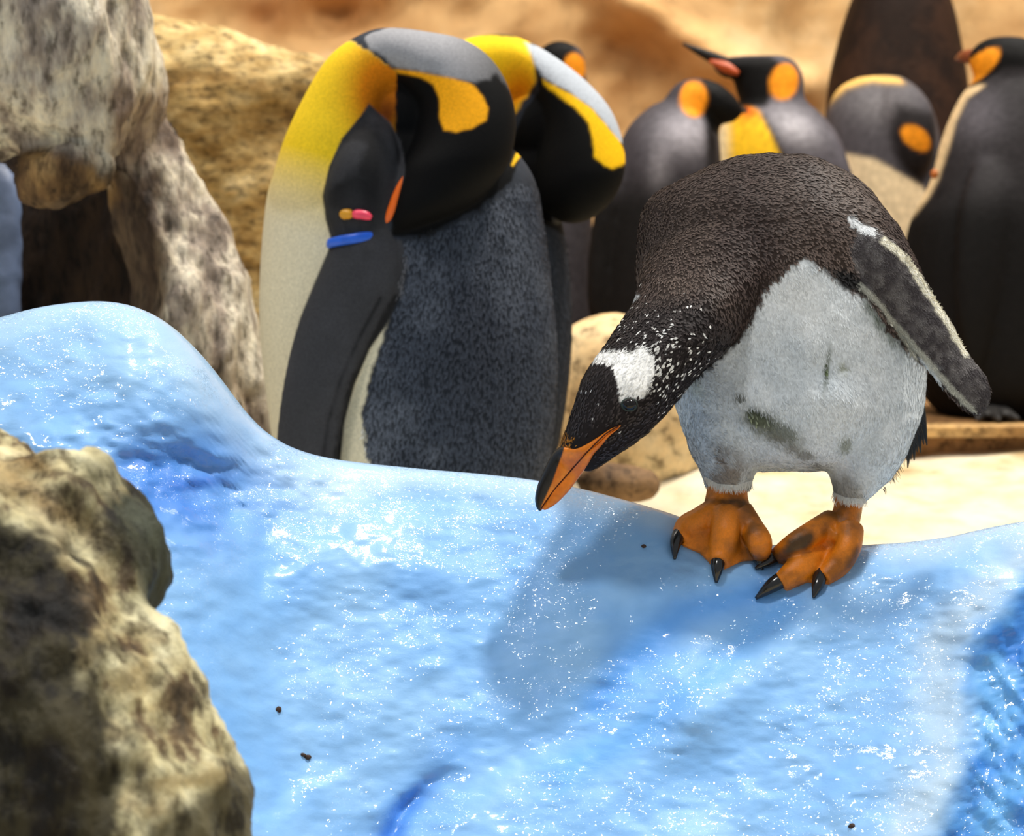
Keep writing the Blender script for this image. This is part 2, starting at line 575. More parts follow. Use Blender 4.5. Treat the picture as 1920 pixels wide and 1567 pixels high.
D = ice_depth(q[:, 0], q[:, 1])
front = P(q[:, 0], q[:, 1], D)
# back of the mound: rounds over and falls to the ground
nb = 40
tb = np.linspace(1, 0, nb + 1)[:-1]
base = front[:len(cols)]
back = []
for t in tb:
    a = t * math.pi / 2
    hgt = base[:, 2] + 0.06
    bk = base.copy()
    bk[:, 1] += 0.30 * math.sin(a) ** 1.3 * (0.6 + 0.4 * t)
    bk[:, 2] = base[:, 2] - hgt * (1 - math.cos(a)) ** 1.0
    back.append(bk)
back = np.concatenate(back)
IV = np.concatenate([back, front])
IF = grid_faces(nb + 260, len(cols))
ic = np.tile(lin(126, 180, 237), (len(q), 1))
pn = np.concatenate([q / 200.0, np.zeros((len(q), 1))], 1)
nz = fbm(pn, 1.5, 5, 51)
wpx = q[:, 1] - CY.ravel()
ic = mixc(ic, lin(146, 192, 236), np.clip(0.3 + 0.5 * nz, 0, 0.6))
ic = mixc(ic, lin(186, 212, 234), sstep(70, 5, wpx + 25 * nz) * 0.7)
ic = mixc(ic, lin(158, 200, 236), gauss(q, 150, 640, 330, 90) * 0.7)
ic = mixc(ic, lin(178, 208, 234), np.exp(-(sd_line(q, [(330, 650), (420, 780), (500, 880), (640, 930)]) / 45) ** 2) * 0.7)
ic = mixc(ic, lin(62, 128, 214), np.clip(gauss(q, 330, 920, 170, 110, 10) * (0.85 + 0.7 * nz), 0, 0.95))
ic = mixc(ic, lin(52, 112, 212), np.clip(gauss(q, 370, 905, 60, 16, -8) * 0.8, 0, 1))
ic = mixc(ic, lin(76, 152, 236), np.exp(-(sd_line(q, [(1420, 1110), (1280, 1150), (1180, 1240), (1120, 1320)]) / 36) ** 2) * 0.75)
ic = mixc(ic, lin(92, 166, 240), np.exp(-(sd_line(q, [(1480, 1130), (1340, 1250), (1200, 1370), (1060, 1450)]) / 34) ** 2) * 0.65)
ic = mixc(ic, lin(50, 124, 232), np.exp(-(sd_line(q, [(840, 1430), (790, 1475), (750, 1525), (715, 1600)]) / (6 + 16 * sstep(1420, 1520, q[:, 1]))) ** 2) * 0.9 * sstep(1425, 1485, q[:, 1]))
ic = mixc(ic, lin(84, 150, 226), np.exp(-(sd_line(q, [(860, 1400), (790, 1475), (740, 1540)]) / 55) ** 2) * 0.5)
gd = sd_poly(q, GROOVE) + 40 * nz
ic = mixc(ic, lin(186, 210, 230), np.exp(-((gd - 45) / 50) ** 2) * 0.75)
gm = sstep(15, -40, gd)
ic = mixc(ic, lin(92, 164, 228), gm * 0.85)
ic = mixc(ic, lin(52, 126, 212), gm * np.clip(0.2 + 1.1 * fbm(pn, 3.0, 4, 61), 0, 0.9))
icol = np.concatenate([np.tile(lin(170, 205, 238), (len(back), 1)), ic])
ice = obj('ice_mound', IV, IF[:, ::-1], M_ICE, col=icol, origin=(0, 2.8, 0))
tag(ice, 'glossy blue painted artificial ice mound sloping down below the bending penguin', 'ice mound')

# ------------------------------------------------------------------ rocks
def rock(name, label, lofts, voxel, mat, amp=0.02, scale=9, seed=1, cfun=None, stretch=(1, 1, 1), it=5, ridged=0.0, bias=0.0):
    V, F = fuse([loft(l, 5, 28) for l in lofts], voxel, it)
    N = vnormals(V, F)
    p = V * np.array(stretch)
    n = fbm(p, scale, 5, seed)
    if ridged:
        n = n - ridged * np.abs(fbm(p, scale * 1.7, 4, seed + 9))
    V = V + N * (amp * (n - bias))[:, None]
    col = np.ones((len(V), 3)) if cfun is None else cfun(V)
    c = V.mean(0); c[2] = V[:, 2].min()
    o = obj(name, V, F, mat, col=col, origin=c)
    tag(o, label, 'rock')
    return o, V

lichen = rock_material('lichen_rock', [(0.34, tuple(lin(34, 32, 26))), (0.42, tuple(lin(110, 92, 66))), (0.48, tuple(lin(196, 186, 144))), (0.62, tuple(lin(234, 226, 186)))],
                       12.0, (1.0, 1.0, 0.55), (0, 0.6, 0), 1.0, 0.7, 34, 1.0)
def fg_col(V):
    q = chart(V, 2.13); qs = chart(V, 1.98)
    n = fbm(V, 16, 4, 77) * 22 + fbm(V * [1, 1, .6], 60, 3, 78) * 20
    dep = V @ FWD - CAM @ FWD
    c = np.ones((len(V), 3))
    slabm = sstep(20, -20, sd_poly(qs, [(-500, 960), (20, 930), (110, 1010), (215, 1110), (300, 1205), (372, 1300), (436, 1390), (480, 1480), (490, 2400), (-500, 2400)])) * sstep(2.17, 2.09, dep)
    c = mixc(c, (0.62, 0.52, 0.40), np.clip(fbm(V * [1, 1, 2.2], 22, 4, 71) * 1.2, 0, .8))
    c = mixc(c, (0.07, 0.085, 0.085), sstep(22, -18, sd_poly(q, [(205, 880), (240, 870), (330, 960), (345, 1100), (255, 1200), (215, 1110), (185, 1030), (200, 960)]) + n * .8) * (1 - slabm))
    c = mixc(c, (0.20, 0.20, 0.18), np.clip(gauss(q, 165, 900, 30, 60, 20) + gauss(q, 170, 1020, 24, 60), 0, 1) * .8 * (1 - slabm))
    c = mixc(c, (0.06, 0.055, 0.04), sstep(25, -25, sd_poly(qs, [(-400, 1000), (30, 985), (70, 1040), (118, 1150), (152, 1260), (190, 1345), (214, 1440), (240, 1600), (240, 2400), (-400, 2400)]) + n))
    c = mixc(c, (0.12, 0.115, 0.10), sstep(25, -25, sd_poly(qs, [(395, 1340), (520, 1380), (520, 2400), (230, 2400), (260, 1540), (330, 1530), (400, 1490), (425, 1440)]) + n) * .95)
    c = mixc(c, (0.16, 0.15, 0.12), np.clip(gauss(qs, 250, 1450, 26, 90, -20), 0, 1) * .8)
    c = mixc(c, (0.42, 0.28, 0.15), np.clip(gauss(q, 90, 940, 120, 26, 35) + gauss(q, 60, 870, 60, 14, 25), 0, 1) * 0.85)
    return c
knob = [(-400, 900, -400, 1300, 2.26, .10), (-250, 800, -260, 1250, 2.26, .12), (-100, 778, -120, 1180, 2.24, .13), (0, 782, -20, 1130, 2.22, .12),
        (80, 800, 60, 1130, 2.21, .11), (160, 818, 140, 1150, 2.20, .10), (215, 858, 200, 1150, 2.20, .09),
        (258, 925, 240, 1150, 2.20, .08), (292, 990, 256, 1155, 2.20, .055), (310, 1040, 270, 1140, 2.20, .03)]
slab = [(-420, 960, 20, 880, 2.12, .05), (-400, 1050, 120, 980, 2.12, .09), (-350, 1180, 215, 1090, 2.11, .12),
        (-320, 1300, 300, 1195, 2.10, .14), (-300, 1420, 372, 1300, 2.10, .15), (-280, 1540, 436, 1390, 2.10, .16),
        (-280, 1660, 468, 1480, 2.10, .16), (-280, 1800, 474, 1600, 2.10, .16), (-280, 2000, 470, 1800, 2.10, .15), (-280, 2250, 440, 2100, 2.10, .13)]
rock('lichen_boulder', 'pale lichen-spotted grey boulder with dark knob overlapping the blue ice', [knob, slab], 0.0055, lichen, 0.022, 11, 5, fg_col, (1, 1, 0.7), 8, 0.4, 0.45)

grey_rock = rock_material('grey_rock', [(0.32, tuple(lin(76, 64, 58))), (0.44, tuple(lin(160, 148, 136))), (0.53, tuple(lin(214, 205, 186))), (0.66, tuple(lin(244, 238, 216)))],
                          9.0, (1.4, 1.0, 0.5), (0, -0.55, 0), 0.9, 0.75, 45)
def cave_col(V):
    q = chart(V, 4.25)
    n = fbm(V, 12, 4, 79) * 30
    c = np.ones((len(V), 3))
    c = mixc(c, (0.55, 0.47, 0.43), sstep(30, -30, sd_poly(q, [(205, 190), (300, 170), (300, 250), (250, 310), (215, 290)]) + n) * 0.9)
    c = mixc(c, (0.13, 0.085, 0.055), sstep(20, -20, sd_poly(q, [(40, 300), (140, 285), (225, 320), (280, 310), (300, 400), (330, 520), (350, 700), (-100, 700), (-100, 500), (45, 480)]) + n) * 0.95)  # dark of the hollow painted in: brown staining and shade
    c = mixc(c, (0.45, 0.30, 0.14), sstep(12, -12, sd_poly(q, [(20, 300), (110, 290), (200, 330), (215, 365), (120, 385), (45, 385)]) + n * .4) * 0.8)
    dp = V @ FWD - CAM @ FWD
    c = mixc(c, (0.05, 0.03, 0.02), sstep(4.46, 4.54, dp + .02 * fbm(V, 9, 3, 2)) * sstep(345, 320, q[:, 0]))  # deep shade and stain of the hollow, coloured by depth
    c = mixc(c, (0.5, 0.43, 0.38), sstep(30, -60, sd_poly(q, [(330, 520), (390, 560), (500, 760), (530, 900), (340, 900), (320, 700)]) + n) * 0.9)
    return c
overhang = [(-420, -260, -420, 330, 4.30, .22), (-200, -280, -200, 320, 4.28, .24), (0, -280, 0, 300, 4.26, .24), (100, -280, 110, 300, 4.26, .23),
            (190, -280, 190, 330, 4.26, .20), (250, -200, 240, 330, 4.28, .16), (272, -60, 270, 280, 4.30, .10), (288, 80, 285, 230, 4.30, .05)]
flank = [(215, 230, 285, 190, 4.46, .06), (200, 300, 312, 240, 4.44, .10), (215, 380, 348, 320, 4.42, .12), (240, 480, 402, 440, 4.40, .14),
         (250, 600, 452, 570, 4.38, .15), (250, 720, 490, 690, 4.38, .16), (240, 860, 512, 830, 4.38, .17), (220, 1050, 530, 1020, 4.38, .18), (220, 1180, 520, 1160, 4.38, .15)]
cave_back = [(-420, 150, -420, 1150, 4.86, .16), (-200, 150, -200, 1150, 4.86, .16), (40, 160, 30, 1150, 4.84, .16), (160, 160, 160, 1150, 4.78, .16), (300, 200, 300, 1150, 4.66, .14), (360, 300, 360, 1150, 4.55, .08)]
lip = [(20, 310, 40, 280, 4.20, .04), (40, 380, 80, 275, 4.20, .07), (100, 386, 140, 270, 4.20, .08), (165, 366, 185, 280, 4.20, .07), (205, 352, 215, 300, 4.22, .05)]
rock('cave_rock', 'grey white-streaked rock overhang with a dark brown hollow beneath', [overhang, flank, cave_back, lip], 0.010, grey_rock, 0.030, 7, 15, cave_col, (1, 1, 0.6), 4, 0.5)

tan_rock = rock_material('tan_rock', [(0.30, tuple(lin(84, 62, 30))), (0.42, tuple(lin(158, 128, 76))), (0.56, tuple(lin(200, 174, 120))), (0.70, tuple(lin(226, 206, 160)))],
                         8.0, (1, 1, 1.8), (0, 0.25, 0), 0.8, 0.8, 40)
def tan_col(V):
    q = chart(V, 5.32)
    n = fbm(V, 9, 4, 81) * 30
    c = np.ones((len(V), 3))
    c = mixc(c, (0.62, 0.52, 0.34), sstep(25, -25, sd_poly(q, [(270, 130), (400, 125), (500, 160), (545, 230), (480, 240), (400, 215), (290, 220)]) + n) * 0.8)
    c = mixc(c, (1.12, 1.08, 1.0), sstep(30, -30, sd_poly(q, [(270, 240), (560, 260), (520, 500), (330, 480)]) + n) * 0.8)
    return c
tanr = [(200, 34, 330, 46, 5.5, .05), (150, 84, 440, 72, 5.48, .12), (120, 140, 560, 104, 5.46, .16), (110, 220, 640, 152, 5.46, .18), (110, 330, 660, 260, 5.48, .18),
        (110, 480, 640, 420, 5.5, .18), (110, 640, 620, 640, 5.5, .18), (110, 770, 620, 770, 5.5, .16), (150, 800, 590, 800, 5.5, .10)]
rock('tan_boulder', 'tan mottled boulder rising between the grey overhang and the yellow-necked penguin', [tanr], 0.013, tan_rock, 0.022, 6, 25, tan_col, (1, 1, 1.4), 4, 0.4)

pale_rock = rock_material('pale_boulder', [(0.3, tuple(lin(176, 140, 92))), (0.5, tuple(lin(218, 188, 140))), (0.7, tuple(lin(236, 214, 172)))], 5, bstr=0.35, fine=30)
pb = [(1130, 585, 1160, 585, 5.06, .03), (1062, 612, 1240, 610, 5.05, .10), (1030, 680, 1300, 670, 5.04, .14), (1020, 760, 1330, 760, 5.04, .16), (1030, 850, 1330, 850, 5.04, .15), (1050, 905, 1300, 905, 5.04, .12), (1090, 925, 1260, 925, 5.04, .06)]
rock('pale_boulder', 'smooth sandy-coloured boulder behind the bending penguin\'s head', [pb], 0.012, pale_rock, 0.008, 6, 35, None, (1, 1, 1), 6)
brown_rock = rock_material('brown_stone', [(0.3, tuple(lin(70, 50, 32))), (0.6, tuple(lin(140, 108, 74)))], 9, bstr=0.5, fine=50)
bs = [(1075, 895, 1085, 925, 4.55, .03), (1110, 872, 1112, 940, 4.55, .05), (1170, 872, 1172, 945, 4.55, .06), (1220, 885, 1218, 938, 4.55, .04), (1238, 905, 1236, 922, 4.55, .015)]
rock('brown_stone', 'low brown stone on the pale sand by the orange bill', [bs], 0.008, brown_rock, 0.006, 14, 45, None, (1, 1, 1), 4)
blue_m = plain('blue_rock_paint', tuple(lin(104, 120, 152)), 0.5, 0.4, 0.25, 14, 0.4, 0.01)
bl = [(-320, 300, -300, 960, 4.54, .04), (-150, 290, -150, 980, 4.54, .05), (-40, 290, -40, 980, 4.54, .05), (20, 300, 20, 960, 4.54, .04), (44, 340, 30, 930, 4.54, .02)]
V, F = fuse([loft(bl)], 0.01, 4)
N = vnormals(V, F); V = V + N * (0.008 * fbm(V, 12, 4, 3))[:, None]
c0 = V.mean(0); c0[2] = V[:, 2].min()
tag(obj('blue_ice_block', V, F, blue_m, origin=c0), 'dull blue artificial ice block in the mouth of the dark hollow', 'ice block')

# ------------------------------------------------------------------ penguins: common
def coat(V, F, col, count, length, width, flow, tipgain=1.0, keep=None, lift=0.22, seed=1, jitter=0.25, dens=None):
    """small overlapping feather blades lying on the skin"""
    r = np.random.default_rng(seed)
    fc = V[F].mean(1)
    ar = np.linalg.norm(np.cross(V[F[:, 2]] - V[F[:, 0]], V[F[:, 3]] - V[F[:, 1]]), axis=1)
    if keep is not None: ar = ar * keep(fc)
    idx = r.choice(len(F), count, p=ar / ar.sum())
    N = vnormals(V, F)
    n = N[F[idx]].mean(1); n /= np.linalg.norm(n, axis=1, keepdims=True)
    w4 = r.dirichlet((1, 1, 1, 1), count)
    p = (V[F[idx]] * w4[..., None]).sum(1)
    c = (col[F[idx]] * w4[..., None]).sum(1)
    d = flow(p) + r.normal(0, jitter, (count, 3))
    d = d - (d * n).sum(1, keepdims=True) * n
    d /= np.linalg.norm(d, axis=1, keepdims=True) + 1e-9
    s = np.cross(n, d)
    L = length * r.uniform(0.7, 1.25, (count, 1)); Wd = width * r.uniform(0.7, 1.2, (count, 1))
    a = p - n * 0.0004
    b1 = p + d * L * 0.55 + s * Wd / 2 + n * L * lift * 0.45
    b2 = p + d * L * 0.55 - s * Wd / 2 + n * L * lift * 0.45
    t = p + d * L + n * L * lift * 0.6
    BV = np.stack([a, b1, t, b2], 1).reshape(-1, 3)
    g = r.uniform(0.8, 1.2, (count, 1))
    cc = np.stack([c * 0.9 * g, c * g, c * tipgain * g, c * g], 1).reshape(-1, 3)
    BF = (np.arange(count)[:, None] * 4 + np.array([0, 1, 2, 3])[None])
    return BV, BF, np.clip(cc, 0, 1)

def surf(bvh, px, py):
    d = P(px, py, 1.0) - CAM
    d = d / np.linalg.norm(d)
    loc, nor, i, dist = bvh.ray_cast(Vector(CAM), Vector(d))
    return (np.array(loc), np.array(nor)) if loc is not None else (None, None)

# ------------------------------------------------------------------ gentoo
def gentoo():
    root = thing('gentoo_penguin', 'brown-black penguin with white head band bending down on the blue ice', 'penguin', P(1465, 1030, 3.0))
    torso = [(1425, 290, 1455, 288, 3.07, .02), (1352, 303, 1535, 302, 3.07, .06), (1272, 338, 1606, 340, 3.07, .09),
             (1215, 380, 1652, 384, 3.07, .115), (1199, 430, 1690, 432, 3.07, .13), (1196, 500, 1724, 500, 3.07, .14),
             (1200, 570, 1740, 570, 3.07, .145), (1222, 640, 1743, 640, 3.07, .148), (1246, 705, 1738, 705, 3.07, .148),
             (1268, 770, 1729, 770, 3.06, .142), (1290, 825, 1708, 825, 3.06, .125), (1330, 862, 1670, 862, 3.05, .09), (1420, 882, 1590, 880, 3.05, .04)]
    neck = [(1260, 400, 1560, 400, 3.06, .10), (1208, 480, 1500, 500, 3.03, .105), (1190, 560, 1432, 560, 2.99, .096), (1165, 602, 1388, 620, 2.96, .085),
            (1128, 655, 1335, 684, 2.93, .074), (1098, 700, 1290, 728, 2.91, .066), (1077, 750, 1252, 772, 2.90, .059),
            (1063, 800, 1208, 815, 2.89, .051), (1052, 832, 1160, 852, 2.885, .040), (1052, 852, 1114, 882, 2.88, .022), (1064, 862, 1100, 886, 2.88, .011), (1074, 868, 1090, 882, 2.88, .004)]
    leg1 = [(1290, 780, 1460, 790, 3.03, .08), (1290, 830, 1445, 850, 3.03, .07), (1308, 872, 1418, 882, 3.03, .055), (1322, 900, 1409, 905, 3.03, .045), (1326, 916, 1406, 920, 3.03, .036)]
    leg2 = [(1500, 780, 1725, 780, 3.04, .09), (1530, 850, 1700, 848, 3.03, .08), (1552, 885, 1675, 890, 3.03, .065), (1562, 915, 1645, 922, 3.02, .05), (1563, 938, 1622, 946, 3.02, .035)]
    flip = [(1540, 470, 1590, 400, 3.01, .03), (1576, 510, 1622, 414, 2.985, .031), (1616, 541, 1671, 446, 2.965, .026), (1648, 578, 1712, 486, 2.96, .021),
            (1683, 622, 1752, 550, 2.955, .018), (1714, 662, 1787, 609, 2.95, .016), (1742, 697, 1819, 662, 2.945, .014),
            (1770, 737, 1848, 700, 2.94, .013), (1792, 760, 1858, 730, 2.94, .012), (1808, 774, 1858, 754, 2.94, .011), (1822, 782, 1848, 774, 2.94, .008)]
    # the other flipper, folded against the far shoulder
    flip2 = [(1230, 380, 1290, 400, 3.12, .05), (1200, 420, 1280, 430, 3.14, .04), (1194, 480, 1260, 490, 3.15, .03), (1191, 540, 1240, 550, 3.16, .022), (1205, 620, 1235, 620, 3.17, .015), (1220, 680, 1235, 680, 3.17, .006)]
    V, F = fuse([loft(torso), loft(neck), loft(leg1), loft(leg2), loft(flip, 6, 36), loft(flip2)], 0.0025, 14)
    V = V + vnormals(V, F) * (0.0025 * fbm(V, 18, 3, 5))[:, None]
    q = chart(V, 2.95)
    qh = chart(V, 2.86)
    nf = fbm(V, 150, 2, 9)
    dark = lin(46, 37, 34); white = lin(226, 230, 232)
    col = np.tile(dark, (len(V), 1))
    col = mixc(col, lin(66, 56, 50), np.clip(fbm(V, 14, 3, 12) * 0.5 + 0.3, 0, 0.7))
    col = mixc(col, lin(28, 25, 26), sstep(30, -30, sd_poly(qh, [(1040, 560), (1330, 560), (1400, 640), (1200, 920), (1000, 920)])) * 0.8)
    belly = [(1505, 488), (1465, 515), (1430, 552), (1412, 600), (1386, 640), (1335, 690), (1304, 722), (1265, 765), (1240, 800), (1270, 860), (1300, 1000), (1660, 1000), (1760, 900),
             (1760, 690), (1715, 668), (1660, 620), (1622, 562), (1585, 545), (1555, 515)]
    neck_m = V @ FWD - CAM @ FWD
    wb = sstep(5, -5, sd_poly(q, belly) + 5 * nf)
    col = mixc(col, white, wb)
    # soft grey variation, stains and the flipper's shadow painted on the belly
    col = mixc(col, lin(176, 190, 202), wb * np.clip(0.25 + 0.5 * fbm(V, 11, 4, 21), 0, 0.6))
    n2 = fbm(V, 45, 4, 33)
    for (cx, cy, sx, sy, an, c, k) in [(1422, 786, 24, 18, 20, (34, 42, 22), 1.0), (1450, 805, 48, 16, 25, (96, 100, 80), .7), (1545, 692, 4.5, 32, 8, (62, 72, 42), .95),
                                       (1386, 745, 10, 6, 0, (84, 86, 78), .8), (1582, 832, 12, 14, 0, (110, 112, 84), .6), (1350, 862, 45, 26, 15, (108, 92, 76), .75),
                                       (1365, 900, 40, 26, 0, (120, 104, 86), .6), (1500, 848, 60, 12, 28, (112, 108, 96), .65), (1590, 925, 34, 26, 0, (132, 122, 104), .55),
                                       (1662, 600, 18, 52, -35, (58, 72, 44), .95), (1575, 690, 9, 8, 0, (140, 144, 120), .6), (1470, 700, 40, 60, 0, (178, 190, 200), .35), (1300, 720, 10, 44, -38, (170, 178, 160), .4)]:  # first entry here is the flipper's shadow, painted green
        g = gauss(q, cx, cy, sx, sy, an)
        col = mixc(col, lin(*c), wb * np.clip(g * (1.6 + 1.3 * n2), 0, 1) * min(k * 1.15, 1))
    # black arm pit
    col = mixc(col, lin(14, 13, 13), sstep(8, -8, sd_poly(q, [(1548, 500), (1590, 505), (1650, 545), (1640, 562), (1610, 548), (1575, 540)]) + 4 * nf))
    # flipper: frosted dark skin with pale edges
    dist_f = V @ FWD - CAM @ FWD
    fl = sstep(6, -4, sd_poly(q, [(1590, 470), (1620, 415), (1665, 448), (1705, 488), (1745, 552), (1780, 610), (1812, 664), (1842, 702), (1852, 740), (1845, 770), (1820, 772), (1776, 732), (1746, 692), (1718, 658), (1686, 619), (1652, 576), (1618, 540)])) * sstep(2.995, 2.985, dist_f)
    col = mixc(col, lin(66, 62, 64), fl * 0.85)
    col = mixc(col, lin(128, 124, 122), fl * np.clip(0.15 + 0.5 * fbm(V, 130, 3, 43), 0, 0.5))
    up_e = sd_line(q, [(1655, 450), (1700, 487), (1742, 553), (1778, 612), (1806, 660)])
    col = mixc(col, lin(226, 220, 196), sstep(10, 5, up_e + 3 * nf) * sstep(3.0, 2.99, dist_f))
    lo_e = sd_line(q, [(1612, 535), (1652, 574), (1686, 618), (1718, 657), (1748, 692), (1782, 733), (1820, 770)])
    col = mixc(col, lin(176, 176, 164), sstep(7, 3, lo_e + 2 * nf) * 0.8 * sstep(3.0, 2.99, dist_f))
    col = mixc(col, lin(225, 228, 230), sstep(4, -4, sd_poly(q, [(1590, 406), (1606, 404), (1618, 418), (1644, 428), (1640, 438), (1610, 434), (1598, 426)]) + 6 * nf))
    col = mixc(col, white, sstep(3, -3, sd_poly(q, [(1183, 505), (1196, 505), (1198, 556), (1183, 560)])))
    # white band over the crown
    band = [(1075, 705), (1090, 682), (1106, 668), (1128, 660), (1155, 659), (1185, 661), (1205, 652), (1224, 668), (1226, 700), (1214, 728), (1202, 748), (1180, 748), (1162, 756),
            (1158, 730), (1154, 708), (1145, 692), (1130, 682), (1112, 680), (1096, 692), (1082, 712)]
    hb = sstep(2.5, -2.5, sd_poly(qh, band) + 3 * nf) * sstep(3.0, 2.95, dist_f)
    col = mixc(col, lin(253, 252, 248), hb)
    body = obj('body', V, F, M_FEATHER, root, col)
    bvh = BVHTree.FromPolygons([tuple(v) for v in V], [tuple(int(i) for i in f) for f in F])
    # plumage
    def flow(p):
        qq = chart(p, 2.92)
        # feathers point away from the bill, over the neck and down the body
        d = np.zeros_like(p)
        hd = sstep(560, 700, qq[:, 1]) * sstep(1420, 1250, qq[:, 0]) 
        top = sstep(560, 380, qq[:, 1])
        d += hd[:, None] * (RIGHT * 0.55 + UP * 0.8)
        d += ((1 - hd) * (1 - top))[:, None] * (RIGHT * 0.25 - UP * 0.9)
        d += top[:, None] * (RIGHT * 0.9 - UP * 0.25)
        return d
    lum = col @ np.array([.3, .5, .2])
    is_dark = (lum < 0.12).astype(float)
    fcl = is_dark[F].mean(1)
    flf = fl[F].mean(1)
    bz = sd_poly(chart(V[F].mean(1), 2.85), [(1168, 794), (1100, 823), (1052, 834), (1000, 960), (1078, 912), (1105, 876), (1130, 830)]) > 2
    keepd = lambda fc: (fcl > 0.6) * bz * (flf < 0.3) * np.where(chart(fc, 2.92)[:, 1] > 640, 0.6, 1.0)
    BV, BF, BC = coat(V, F, col, 30000, 0.0072, 0.0033, flow, 4.2, keepd, 0.20, 4)
    p = obj('dark_plumage', BV, BF, M_PLUME, root, BC, smooth=False); tag(p, kind='stuff')
    BV, BF, BC = coat(V, F, col, 26000, 0.008, 0.0016, flow, 1.05, lambda fc: (fcl <= 0.3) * (flf < 0.3), 0.10, 5)
    p = obj('white_plumage', BV, BF, M_PLUME, root, BC, smooth=False); tag(p, kind='stuff')
    BV, BF, BC = coat(V, F, col, 9000, 0.0045, 0.0011, lambda p: np.tile(RIGHT * .6 - UP * .75, (len(p), 1)), 1.9, lambda fc: flf, 0.22, 15)
    p = obj('flipper_plumage', BV, BF, M_PLUME, root, BC, smooth=False); tag(p, kind='stuff')
    # white flecks on crown and neck
    fcn = V[F].mean(1); fq = chart(fcn, 2.89); fd = fcn @ FWD - CAM @ FWD
    wgt = 1.0 * np.exp(-((fq[:, 0] - 1215) / 85) ** 2 - ((fq[:, 1] - 640) / 80) ** 2) + 6.0 * np.exp(-((fq[:, 0] - 1232) / 16) ** 2 - ((fq[:, 1] - 695) / 38) ** 2) \
        + 1.2 * np.exp(-((fq[:, 0] - 1270) / 45) ** 2 - ((fq[:, 1] - 690) / 60) ** 2) + 0.25 * np.exp(-((fq[:, 0] - 1120) / 60) ** 2 - ((fq[:, 1] - 750) / 50) ** 2)
    wgt = wgt * (fd < 3.02) * (fcl > 0.5)
    wv = np.tile(lin(245, 243, 238), (len(V), 1))
    BV, BF, BC = coat(V, F, wv, 430, 0.0062, 0.0030, flow, 1.0, lambda fc: wgt, 0.30, 6, 0.15)
    fl_ = obj('white_flecks', BV, BF, M_PLUME, root, BC, smooth=False); tag(fl_, kind='stuff')
    # rusty feathers at the bill base
    wg2 = np.exp(-((fq[:, 0] - 1062) / 13) ** 2 - ((fq[:, 1] - 838) / 16) ** 2) * (fd < 3.0)
    wo = np.tile(lin(196, 128, 40), (len(V), 1))
    BV, BF, BC = coat(V, F, wo, 130, 0.007, 0.0013, flow, 1.2, lambda fc: wg2, 0.35, 8, 0.4)
    fo = obj('rusty_flecks', BV, BF, M_PLUME, root, BC, smooth=False); tag(fo, kind='stuff')
    # pale fringe on the flipper edge
    def fringe(pts, D, n, length, width, dirv, cc, seed, name, spread=0.3, hug=0):
        r = np.random.default_rng(seed)
        pts = np.asarray(pts, float)
        seg = np.concatenate([[0], np.cumsum(np.linalg.norm(np.diff(pts, axis=0), axis=1))])
        s = r.uniform(0, seg[-1], n)
        x = np.interp(s, seg, pts[:, 0]); y = np.interp(s, seg, pts[:, 1])
        p0 = P(x, y, D + r.uniform(-.006, .006, n))
        if hug:
            for i in range(n):
                loc, nor = surf(bvh, x[i], y[i] - hug)
                if loc is not None: p0[i] = loc + nor * .0005
        d = np.asarray(dirv) + r.normal(0, spread, (n, 3)); d /= np.linalg.norm(d, axis=1, keepdims=True)
        sd = np.cross(d, FWD); sd /= np.linalg.norm(sd, axis=1, keepdims=True)
        L = length * r.uniform(0.5, 1.3, (n, 1)); Wd = width
        BV = np.stack([p0 - sd * Wd / 2, p0 + sd * Wd / 2, p0 + d * L + sd * Wd * .12, p0 + d * L - sd * Wd * .12], 1).reshape(-1, 3)
        BF = np.arange(n)[:, None] * 4 + np.arange(4)[None]
        o = obj(name, BV, BF, M_PLUME, root, np.tile(cc, (len(BV), 1)), smooth=False); tag(o, kind='stuff')
    fringe([(1655, 452), (1700, 490), (1742, 556), (1776, 614), (1808, 668)], 2.952, 420, .0065, .0022, RIGHT * .8 + UP * .5 - FWD * .2, lin(226, 220, 198), 3, 'flipper_edge_fringe')
    fringe([(1322, 905), (1345, 918), (1380, 921), (1409, 912)], 3.0, 300, .010, .0010, -UP - .1 * FWD, lin(228, 228, 224), 4, 'leg_fringe', .2, 12)
    fringe([(1562, 934), (1585, 944), (1622, 946)], 2.99, 260, .010, .0010, -UP - .1 * FWD, lin(228, 228, 224), 5, 'leg_fringe', .2, 12)
    fringe([(1735, 700), (1728, 770), (1714, 820), (1690, 868), (1655, 918)], 3.06, 90, .010, .0008, RIGHT * .35 - UP * .8, lin(60, 58, 58), 6, 'flank_fringe', .15)
    # short dark tail behind
    tail = []
    for k in range(7):
        a = P(1722 - 2 * k, 735 + 6 * k, 3.12 + .006 * k); b = P(1738 - 6 * k, 835 + 7 * k - 9 * (k % 2), 3.16 + .01 * k)
        tail.append(tube([a, (a + b) / 2, b], [.006, .005, .0008], 3, 8, .4))
    tv, tf = merge(tail)
    obj('tail', tv, tf, M_PLUME, root, np.tile(lin(22, 20, 20), (len(tv), 1)))
    # eye
    loc, nor = surf(bvh, 1180, 758)
    V2, F2 = ellipsoid(loc - nor * .0045, .0112, .0112, .0090)
    ring = obj('eye_ring', V2, F2, M_RING, root)
    V2, F2 = ellipsoid(loc - nor * .0022, .0098, .0098, .0080)
    obj('eye', V2, F2, M_EYE, root)
